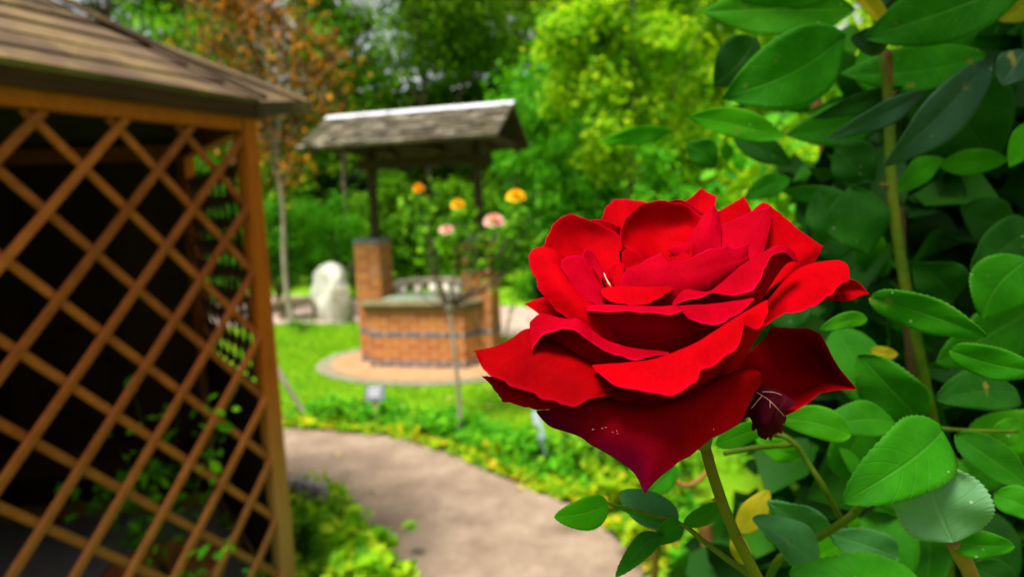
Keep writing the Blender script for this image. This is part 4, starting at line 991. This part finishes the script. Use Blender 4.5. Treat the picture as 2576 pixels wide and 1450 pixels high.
v_, q_ = leaf_cloud(b1, np.tile([0, -.3, 1], (len(b1), 1)), .05, .65); kind(fast_mesh('ground_cover', v_, q_, M['lc_yellow']), 'stuff', 'low yellow-green ground cover along the far edge of the path', 'ground cover')
b2 = band(1900, near_edge[:-3], -.02, .6, .16)
v_, q_ = leaf_cloud(b2, np.tile([0, -.3, 1], (len(b2), 1)), .055, .6); kind(fast_mesh('ground_cover', v_, q_, M['lc_lime']), 'stuff', 'low lime green ground cover at the foot of the gazebo', 'ground cover')

# individual low plants beside the path
gl = 'low plants along the path'
plants = [((560,0),'x')]
for (u, v, h, n, mt, lf, lab) in [
    (880,1062,.16,12,'lc_mid',.045,'low dark green plant left of the grey plant label'),
    (1060,1095,.15,12,'lc_yellow',.05,'low yellow-green plant right of the grey plant label'),
    (1130,1110,.17,14,'lc_bright',.05,'bright green clump at the foot of the standard rose trunk'),
    (1250,1160,.14,12,'lc_yellow',.05,'yellow clump midway along the far path edge'),
    (1330,1170,.22,16,'lc_bright',.055,'leafy green clump left of the white label stake'),
    (1420,1190,.30,18,'lc_mid',.06,'green clump right of the white label stake'),
    (1500,1230,.34,18,'lc_mid',.06,'tall green clump below the red rose'),
    (1580,1290,.30,18,'lc_yellow',.06,'yellow-green clump below the tip of the red rose'),
    (1650,1400,.26,14,'lc_yellow',.06,'yellow-green clump at the lower end of the far path edge'),
    (1710,1250,.45,20,'lc_mid',.06,'tall green clump behind the stem of the red rose')]:
    stem_plant('low_plant', lab, G(u, v), h, n, mt, lf, .5, nl=14, group=gl, ratio=.6)
stem_plant('low_plant', 'large lime-leaved plant at the foot of the gazebo post', G(860,1500), .28, 22, 'lc_lime', .085, .55, nl=12, group=gl, ratio=.6)
stem_plant('low_plant', 'bright lime plant at the bottom edge beside the near path', G(930,1560), .25, 20, 'lc_lime', .08, .5, nl=12, group=gl, ratio=.6)
stem_plant('low_plant', 'dark green grassy plant touching the gazebo post', G(760,1420), .34, 22, 'lc_mid', .06, .3, nl=16, group=gl, ratio=.25)
stem_plant('low_plant', 'wispy weed leaning over the path by the gazebo post', G(815,1330), .30, 7, 'lc_mid', .03, .5, nl=6, group=gl, ratio=.3)
stem_plant('low_plant', 'little green weed at the foot of the copper tree', G(760,835), .22, 12, 'lc_mid', .05, .5, nl=12, group=gl)
# log edging by the post
for i, (u, v) in enumerate([(712,1240),(735,1243),(760,1247),(786,1250),(812,1254)]):
    g0 = G(u, v+30); mb = MB(); hh = .16+random.uniform(-.01, .01)
    mb.tube([g0-UP*.02, g0+UP*(hh-.008), g0+UP*hh], [.034, .034, .028], 12, .04)
    tag(mb.build('log_edging', M['greywood'], smooth=True), ['weathered edging log right against the gazebo post','second edging log from the gazebo post','third edging log from the gazebo post','fourth edging log from the gazebo post','edging log farthest from the gazebo post'][i], 'edging log', 'log edging beside the path')
# fallen leaves
fl = [(852,1142,'on the path below the grey label'),(1310,1225,'near the far path edge'),(1490,1320,'yellow-green on the path below the rose'),(1080,1040,'on the lawn before the well'),(930,845,'on the lawn left of the well'),(1130,1000,'on the lawn under the kerb ring'),(1350,1010,'on the lawn under the rose'),(1230,1020,'on the lawn right of the standard rose'),(1010,1020,'on the lawn right of the label plate')]
for u, v, w in fl:
    g0 = G(u, v, .02); vv, qq = leaf_cloud(np.array([g0]), np.array([[0, -.4, 1.]]), .05, .6, jitter=.2); o = fast_mesh('fallen_leaf', vv, qq, M['fallen'])
    tag(o, 'pale fallen leaf '+w, 'fallen leaf', 'fallen leaves')

# ================================================================== SMALL THINGS
lb = G(948, 1068); t = thing('plant_label', 'small grey plant label plate on a pale wooden peg in the lawn edge', 'plant label', lb)
dl = np.linalg.norm((lb-CAM)[:2]); s = dl/F
mb = MB(); mb.bar(lb-UP*.02, lb+UP*62*s, 9*s*1.6, .012, side=np.array([1., 0, 0])); mb.build('peg', M['palewood'], t)
pl = MB(); c = lb+UP*66*s*1.0; nv = nrm(np.array([0, -1, .5])); sx_ = np.array([1., 0, 0]); uy = np.cross(nv, sx_)*1
uy = uy if uy[2] > 0 else -uy
cc = c+np.array([0, -.012, .0])
q = [cc-sx_*24*s-uy*2*s, cc+sx_*24*s-uy*2*s, cc+sx_*24*s+uy*36*s, cc-sx_*24*s+uy*36*s]; pl.hexa(q+[x+nv*.006 for x in q]); po = pl.build('plate', M['tag'], t, bevel=.002)
mb = MB()
for r in range(3):
    y0 = (28-r*9)*s; x1 = [17, 12, 15][r]*s
    q = [cc-sx_*17*s+uy*y0, cc+sx_*x1+uy*y0, cc+sx_*x1+uy*(y0+3*s), cc-sx_*17*s+uy*(y0+3*s)]; q = [x+nv*.0065 for x in q]; mb.hexa(q+[x+nv*.001 for x in q])
mb.build('lettering', M['tagwrite'], po)
g0 = G(1386, 1190); top = P(1345, 1035, np.dot(g0-CAM, -RC[:, 2])); s = 1/F*3.2
mb = MB(); mb.bar(g0-UP*.0+(top-g0)*.45, top, .042, .006, side=np.array([1., 0, .1])); mb.bar(g0-UP*.02, g0+(top-g0)*.46, .012, .006, side=np.array([1., 0, .1])); o = mb.build('label_stake', M['whitetag'], bevel=.002); tag(o, 'pale blue-white plastic label stake leaning in the bed under the red rose', 'label stake')
g0 = G(778, 1060); dd = np.dot(g0-CAM, -RC[:, 2])
mb = MB(); mb.tube(catmull([g0, P(745,1005,dd), P(705,940,dd), P(660,865,dd), P(640,830,dd)], 14), np.linspace(.018, .024, 14), 9, .12); tag(mb.build('leaning_stick', M['bark_pale'], smooth=True), 'bare weathered stick leaning from the lawn edge towards the gazebo', 'stick')

# pale standing stone and stone benches
gm = G(838, 801); k = np.dot(gm-CAM, -RC[:, 2])/F
verts = []; faces = []; nr, ns_ = 16, 22
for i in range(nr+1):
    t = i/nr; z = t*143*k
    w = np.interp(t, [0, .15, .5, .8, .93, 1], [40, 42, 43, 37, 24, 3])*k; xo = np.interp(t, [0, .4, .8, 1], [4, -4, 2, 4])*k
    for j in range(ns_):
        a = 2*PI*j/ns_; n_ = 1+.12*math.sin(3*a+t*6)+.09*math.sin(5*a-t*9)+random.uniform(-.03, .03)
        verts.append(gm+np.array([xo+w*n_*math.cos(a), w*.75*n_*math.sin(a), z]))
for i in range(nr):
    for j in range(ns_): faces.append((i*ns_+j, i*ns_+(j+1) % ns_, (i+1)*ns_+(j+1) % ns_, (i+1)*ns_+j))
faces.append(tuple(nr*ns_+j for j in range(ns_)))
tag(link('standing_stone', verts, faces, M['palestone'], None, True), 'tall rounded white standing stone left of the brick well', 'stone')
gm2 = G(864, 813); k = np.dot(gm2-CAM, -RC[:, 2])/F
verts = []
for i in range(nr+1):
    t = i/nr; z = t*98*k; w = np.interp(t, [0, .5, .9, 1], [24, 26, 17, 3])*k
    for j in range(ns_):
        a = 2*PI*j/ns_; n_ = 1+.12*math.sin(2*a+t*4)+random.uniform(-.05, .05); verts.append(gm2+np.array([w*n_*math.cos(a), w*.8*n_*math.sin(a), z]))
tag(link('rough_stone', verts, faces, M['stone'], None, True), 'lower rough grey stone leaning before the white standing stone', 'stone')
def bench(name, label, pl_, pr_, hpx, legs, mat='stone', thick=10, depth=.35):
    a, b = G(*pl_), G(*pr_); k = np.dot((a+b)/2-CAM, -RC[:, 2])/F; d = nrm(b-a); n = np.cross(UP, d); L_ = np.linalg.norm(b-a)
    t = thing(name, label, 'bench', (a+b)/2); mb = MB(); mb.box(a, d, n, UP, -.03, L_+.03, -.02, depth, (hpx-thick)*k, hpx*k); mb.build('seat', M[mat], t, bevel=.01)
    for x in legs:
        mb = MB(); mb.box(a, d, n, UP, x*L_-.06, x*L_+.06, .04, depth-.05, 0, (hpx-thick)*k); mb.build('leg', M[mat], t, bevel=.01)
bench('stone_bench', 'low dark stone bench left of the white standing stone', (700,806), (812,802), 50, (.08, .85), 'coping', 9, .4)
# curved stone seat behind the well
gc = G(1075, 765); t = thing('curved_stone_seat', 'curved grey stone seat with stubby legs behind the well', 'bench', gc)
R0_ = 1.5; ctr = gc+az(0)*(-.2); mb = MB(); arc = np.linspace(math.radians(20), math.radians(160), 24)
dd = np.dot(gc-CAM, -RC[:, 2]); kk = dd/F
rx, ry = 95*kk, .55
def ap(a, r, z): return gc+np.array([rx*r*math.cos(a), ry*r*math.sin(a), z])
v = []; 
for a in arc: v += [ap(a, .78, 44*kk), ap(a, 1.0, 44*kk), ap(a, 1.0, 60*kk), ap(a, .78, 60*kk)]
f = [(i*4+j, i*4+(j+1) % 4, (i+1)*4+(j+1) % 4, (i+1)*4+j) for i in range(23) for j in range(4)]+[(0,1,2,3), (95,94,93,92)]
mb.add(v, f); mb.build('seat', M['stone'], t, bevel=.01)
for a in (30, 58, 85, 112, 145):
    a = math.radians(a); p = ap(a, .89, 0); mb = MB(); mb.tube([p, p+UP*20*kk, p+UP*44*kk], [.09, .06, .08], 12); mb.build('leg', M['palestone'], t, True)

# ================================================================== STANDARD ROSE before the well
rb_ = G(1158, 1098); dd = np.dot(rb_-CAM, -RC[:, 2]); kk = dd/F
rt = thing('standard_rose', 'slender standard rose with yellow and orange flowers on a tall bare trunk before the well', 'rose tree', rb_)
mb = MB(); knot = P(1131, 775, dd)
mb.tube(catmull([rb_, P(1155,1000,dd), P(1145,900,dd), P(1136,820,dd), knot], 24), np.linspace(.017, .015, 24), 10, .08)
mb.tube([knot-UP*.03, knot, knot+UP*.04], [.018, .036, .018], 10, .15); mb.build('trunk', M['bark_pale'], rt, True)
fl_ = [((1052,470),'orange',15,1.0),((1150,510),'yellow',18,1.0),((1297,487),'yellow',25,.62)]
tips = [(1052,470),(1150,510),(1297,487),(1090,600),(1050,690),(1180,620),(1230,600),(1270,620),(1100,660),(1300,600),(1200,560),(1075,560),(1330,560)]
mb = MB()
for i, (u, v) in enumerate(tips):
    e = P(u, v, dd+random.uniform(-.12, .12)); m = knot+(e-knot)*.45+np.array([(e-knot)[0]*.25, 0, -.02])+rng.normal(0, .015, 3)
    mb.tube(catmull([knot, m, e], 12), np.linspace(.008, .003, 12), 7, .06)
for _ in range(26):
    e = knot+np.array([rng.normal(0, .10), rng.normal(0, .08), random.uniform(.02, .16)]); mb.tube([knot, (knot+e)/2+UP*.02, e], [.006, .004, .002], 5)
mb.build('branch', M['bark'], rt, True)
pts = []
for _ in range(1150):
    u, v = random.choice(tips); t = random.uniform(.55, 1.0)**.7
    e = P(u, v+34, dd+.08); p = knot+(e-knot)*t+np.array([(e-knot)[0]*.2*math.sin(PI*t), 0, 0])+rng.normal(0, .055, 3); 
    if p[2] > knot[2]+.24: pts.append(p)
pts = np.array(pts); v_, q_ = leaf_cloud(pts, np.tile([0, -.4, .8], (len(pts), 1)), .062, .6); fast_mesh('crown', v_, q_, M['lc_mid'], rt)
pts = np.array([P(1195+rng.normal(0, 26), 655+rng.normal(0, 28), dd+.05) for _ in range(70)]); v_, q_ = leaf_cloud(pts, np.tile([0, -.6, .6], (len(pts), 1)), .06, .6); fast_mesh('copper_foliage', v_, q_, M['lc_copper'], rt)
def flower(u, v, rpx, mat, d, parent, flat=1.0, open_=.5):
    c = P(u, v, d); r = rpx/F*d; V = []; Q = []; up = nrm(np.array([0, -.45, .9])); a = nrm(np.cross(up, [1, 0, 0])); b = np.cross(up, a); n0 = 0
    for ringi, (np_, rad, tilt, h) in enumerate([(6, 1.0, .9, -.25), (6, .78, .55, 0), (5, .5, .3, .15), (4, .25, .1, .2)]):
        for k in range(np_):
            th = 2*PI*(k+ringi*.5)/np_+rng.normal(0, .1); o_ = a*math.cos(th)+b*math.sin(th); s = np.cross(up, o_)
            base = c-up*.35*r*flat
            nx_, ny_ = 5, 4; w = r*rad*.75
            for i in range(ny_):
                t = i/(ny_-1)
                for j in range(nx_):
                    q = j/(nx_-1)*2-1
                    p = base+o_*r*rad*(t**.8)*(1-.15*q*q)+up*r*flat*((.75+h)*t-tilt*.6*t*t)+s*w*q*math.sin(PI*(.15+.65*t))-o_*w*.15*q*q
                    V.append(p+rng.normal(0, .01*r, 3))
            for i in range(ny_-1):
                for j in range(nx_-1): Q.append((n0+i*nx_+j, n0+i*nx_+j+1, n0+(i+1)*nx_+j+1, n0+(i+1)*nx_+j))
            n0 += nx_*ny_
    return link('flower', V, Q, M[mat], parent, True)
f1 = flower(1052,470,15,'orange',dd-.12,rt,1.2); f1['label'] = 'small orange rose'
f2 = flower(1151,510,19,'yellow',dd-.12,rt); f2['label'] = 'yellow rose'
f3 = flower(1297,488,26,'yellow',dd-.12,rt,.8); f3['label'] = 'large golden rose'
# pink rose bush between the trunk and the right pillar
pg = G(1240, 960); dp = np.dot(pg-CAM, -RC[:, 2]); pk = thing('pink_rose', 'airy rose bush with pale pink flowers in front of the right well pillar', 'rose bush', pg)
mb = MB(); pp = []
for (u, v) in [(1242,552),(1122,578),(1300,610),(1330,660)]:
    e = P(u, v, dd-.14 if v < 600 else dp); m = pg+(e-pg)*.5+rng.normal(0, .03, 3); cvs = catmull([pg, m, e], 12); mb.tube(cvs, np.linspace(.008, .003, 12), 6)
    for _ in range(20): pp.append(cvs[random.randrange(7, 12)]+rng.normal(0, .06, 3))
mb.build('stem', M['cane'], pk, True); pp = np.array(pp); v_, q_ = leaf_cloud(pp, np.tile([0, -.4, .8], (len(pp), 1)), .06, .6); fast_mesh('foliage', v_, q_, M['lc_mid'], pk)
f4 = flower(1242,550,28,'pink',dd-.15,pk,.8); f4['label'] = 'large pink rose with a yellow heart'
f5 = flower(1122,574,20,'pink',dd-.15,pk,.6); f5['label'] = 'small blush pink rose'

# ================================================================== TREES AND SHRUBS
def at(u, d): 
    """ground point in direction of photo column u at distance d"""
    q = P(u, 600, d); return np.array([q[0], q[1], 0.0])
def zat(u, v, d): return P(u, v, d)[2]
def T(name, label, cat, u, d, vtop, vbot, wpx, nclump, nleaf, leaf, mat, dep=.8, **kw):
    b = at(u, d); zt, zb = zat(u, vtop, d), zat(u, vbot, d); R = ((wpx/2)*d/F, (wpx/2)*d/F*dep, (zt-zb)/2); c = b+UP*(zt+zb)/2
    return tree(name, label, cat, b, zt, c, R, nclump, nleaf, leaf, M and mat, **kw)
# copper-leaved young tree
cb = G(737, 822); dcp = np.dot(cb-CAM, -RC[:, 2])
ct = thing('copper_tree', 'young tree with orange-brown coppery leaves and slim pale trunk behind the gazebo', 'tree', cb)
mb = MB(); P0_ = [cb, P(722,740,dcp), P(714,640,dcp), P(712,540,dcp), P(700,420,dcp), P(690,280,dcp), P(670,120,dcp), P(650,-60,dcp)]
tr = catmull(P0_, 40); mb.tube(tr, np.linspace(.042, .015, 40), 10, .05)
ctips = []
for _ in range(46):
    i = random.randint(14, 38); s0 = tr[i]; u = random.uniform(430, 880); v = random.uniform(-140, 430) if u > 560 else random.uniform(-140, 180)
    if u > 740 and v > 300: u = random.uniform(640, 860)
    e = P(u, v, dcp+random.uniform(-.8, .8)); mb.tube(catmull([s0, (s0+e)/2+UP*.1, e], 7), np.linspace(.018, .005, 7), 5); ctips.append((s0, e))
mb.build('trunk', M['bark_pale'], ct, True)
pts = []
for _ in range(5600):
    s0, e = random.choice(ctips); t = random.uniform(.3, 1.05); pts.append(s0+(e-s0)*t+UP*.1*math.sin(PI*t)*.7+rng.normal(0, .16, 3))
pts = np.array(pts); v_, q_ = leaf_cloud(pts, np.tile([0, 0, .5], (len(pts), 1)), .09, .6, jitter=1); fast_mesh('crown', v_, q_, M['lc_copper'], ct)
grp = 'trees beyond the garden'
T('broadleaf_tree','big dark green tree with sky gaps above the well roof','tree',1090,15,-160,300,640,54,16000,.13,'lc_olive',trunk_r=.12,group=grp,sub=.36)
T('broadleaf_tree','dark green tree behind the right end of the well roof','tree',1290,17,-300,330,520,30,13000,.17,'lc_olive',trunk_r=.25,group=grp,sub=.36)
T('broadleaf_tree','leafy green tree between the copper tree and the well roof','tree',880,13,-100,330,260,22,6500,.15,'lc_mid',trunk_r=.05,group=grp,sub=.4)
T('lime_tree','bright yellow-green tree right of the well roof','tree',1590,8.5,-240,440,540,70,22000,.085,'lc_lime',trunk_r=.045,group=grp,sub=.26,branches=16,ratio=.65)
T('lime_tree','yellow-green tree behind the upper leaves of the rose bush','tree',1850,10,-250,500,460,60,16000,.11,'lc_lime',trunk_r=.05,group=grp,sub=.34,ratio=.65)
T('conifer','bluish conifer far behind the gazebo roof ridge','conifer',330,20,-220,330,420,30,7000,.2,'lc_teal',trunk_r=.2,group=grp,ratio=.3,sub=.4)
T('broadleaf_tree','bare-branched dark tree far behind the copper tree','tree',560,19,-260,420,330,16,7000,.2,'lc_mid',trunk_r=.25,group=grp,sub=.4,branches=16)
T('broadleaf_tree','tall tree far behind the rose bush','tree',2200,12,-500,520,800,44,16000,.16,'lc_lime',trunk_r=.2,group=grp,sub=.4)
T('broadleaf_tree','dark tree far beyond the gap right of the lime tree','tree',1750,18,-500,500,560,30,12000,.2,'lc_lime',trunk_r=.2,group=grp,sub=.4)
T('broadleaf_tree','olive green tree directly behind the copper tree','tree',640,14,20,470,420,30,12000,.13,'lc_mid',trunk_r=.05,group=grp,sub=.42)
T('broadleaf_tree','mid green tree rising behind the shrub right of the well roof','tree',1500,12.5,60,560,520,34,15000,.13,'lc_bright',trunk_r=.05,group=grp,sub=.42)
gs = 'shrubs around the well garden'
def S(label, u, d, vtop, wpx, n, leaf, mat, dep=.8, nc=22, **kw):
    b = at(u, d); zt = zat(u, vtop, d); return shrub('shrub', label, b, ((wpx/2)*d/F, (wpx/2)*d/F*dep, zt/2), nc, n, leaf, mat, group=gs, **kw)
S('bright green rounded shrub behind the white standing stone',815,12,465,200,9000,.075,'lc_bright',nc=30,ratio=.35)
S('green shrub seen beside the gazebo post',690,11.5,500,130,5000,.08,'lc_bright',nc=22)
S('bright shrub left behind the gazebo lattice',560,10.5,440,230,7000,.09,'lc_bright',nc=26)
S('green shrub behind the left well post',960,13,420,190,7000,.10,'lc_mid',nc=26)
S('green shrub framed between the two well posts',1080,13.5,440,200,8000,.10,'lc_mid',nc=28)
S('green shrub behind the right well post',1210,13,400,200,8000,.10,'lc_mid',nc=28)
S('bright green feathery shrub right of the well roof',1370,11,200,260,12000,.10,'lc_bright',nc=34,ratio=.35)
S('mid green shrub behind the left petals of the red rose',1500,12,350,280,9000,.11,'lc_bright',nc=30)
S('green shrub above the top petals of the red rose',1680,7.5,330,280,8000,.08,'lc_bright',nc=30)
S('leafy shrub between the red rose and the rose bush',1930,6,300,420,9000,.07,'lc_lime',nc=30)
S('dark shrub low behind the red rose',1500,8,640,330,6000,.08,'lc_dark',nc=24)
S('dark shrub behind the lower leaves of the rose bush',2050,3.2,600,420,6500,.06,'lc_dark',nc=30)
S('dark shrub at the far right behind the rose bush',2480,2.6,400,620,9000,.06,'lc_dark',nc=34)
S('dark evergreen shrub left of the framed shrub',900,15,380,200,5000,.12,'lc_dark',nc=22)
# tall clipped hedge closing the garden far behind
def hedge(label, u0, u1, d, vtop, n, mat):
    a, b = at(u0, d), at(u1, d); h = zat((u0+u1)/2, vtop, d); L_ = np.linalg.norm(b-a); dx = nrm(b-a); dy = np.cross(UP, dx)
    root = thing('hedge', label, 'hedge', (a+b)/2); P_ = []
    p = a+np.outer(rng.uniform(0, L_, n), dx)+np.outer(rng.uniform(0, .8, n), dy)+np.outer(rng.uniform(0, 1, n)**.9*h*(1+.06*rng.normal(0, 1, n)), UP)
    v, q = leaf_cloud(p, np.tile(-dy*.6+UP*.4, (n, 1)), .25, .7); fast_mesh('foliage', v, q, M[mat], root)
    mb = MB()
    for t in np.linspace(.05, .95, 9): mb.tube([a+dx*L_*t+dy*.4, a+dx*L_*t+dy*.4+UP*h*.8], [.06, .03], 7)
    mb.build('trunk', M['bark'], root)
hedge('tall green hedge closing the garden behind the well', 300, 1500, 17, 240, 30000, 'lc_olive')
hedge('tall mixed green hedge behind the lime trees', 1400, 2500, 14, 200, 24000, 'lc_olive')

# ================================================================== LIGHT, SKY, CAMERA
SUN_AZ, SUN_EL = 214.0, 68.0
w = bpy.data.worlds.new('World'); sc.world = w; w.use_nodes = True; nt = w.node_tree; nt.nodes.clear()
sky = nt.nodes.new('ShaderNodeTexSky'); sky.sky_type = 'NISHITA'; sky.sun_disc = False
sky.sun_elevation = math.radians(SUN_EL); sky.sun_rotation = math.radians(SUN_AZ); sky.dust_density = 4; sky.air_density = 1.0; sky.ozone_density = 1.5
bg = nt.nodes.new('ShaderNodeBackground'); bg.inputs['Strength'].default_value = .10
hs = nt.nodes.new('ShaderNodeHueSaturation'); hs.inputs['Saturation'].default_value = .12
out = nt.nodes.new('ShaderNodeOutputWorld'); nt.links.new(sky.outputs[0], hs.inputs['Color']); nt.links.new(hs.outputs[0], bg.inputs[0]); nt.links.new(bg.outputs[0], out.inputs[0])
ld = bpy.data.lights.new('sun', 'SUN'); ld.energy = 4.5; ld.angle = math.radians(20); ld.color = (1, .95, .86)
lo = bpy.data.objects.new('sun', ld); COL.objects.link(lo)
sd_ = az(SUN_AZ)*math.cos(math.radians(SUN_EL))+UP*math.sin(math.radians(SUN_EL))
lo.rotation_euler = Vector(tuple(sd_)).to_track_quat('Z', 'Y').to_euler(); lo.location = (0, 0, 6)
cd = bpy.data.cameras.new('camera'); co = bpy.data.objects.new('camera', cd); COL.objects.link(co)
cd.sensor_width = 36; cd.lens = F/W0*36; cd.clip_start = .01; cd.clip_end = 2000
mt = Matrix([[*RC[0], 0], [*RC[1], 0], [*RC[2], H], [0, 0, 0, 1]]); co.matrix_world = mt
cd.dof.use_dof = True; cd.dof.focus_distance = .208; cd.dof.aperture_fstop = 9.8; cd.dof.aperture_blades = 0
sc.camera = co
sc.view_settings.view_transform = 'Standard'; sc.view_settings.look = 'None'; sc.view_settings.exposure = 1.1; sc.view_settings.gamma = 1
sc.cycles.use_denoising = True; sc.cycles.max_bounces = 8; sc.cycles.transparent_max_bounces = 8
sc.cycles.sample_clamp_indirect = 6
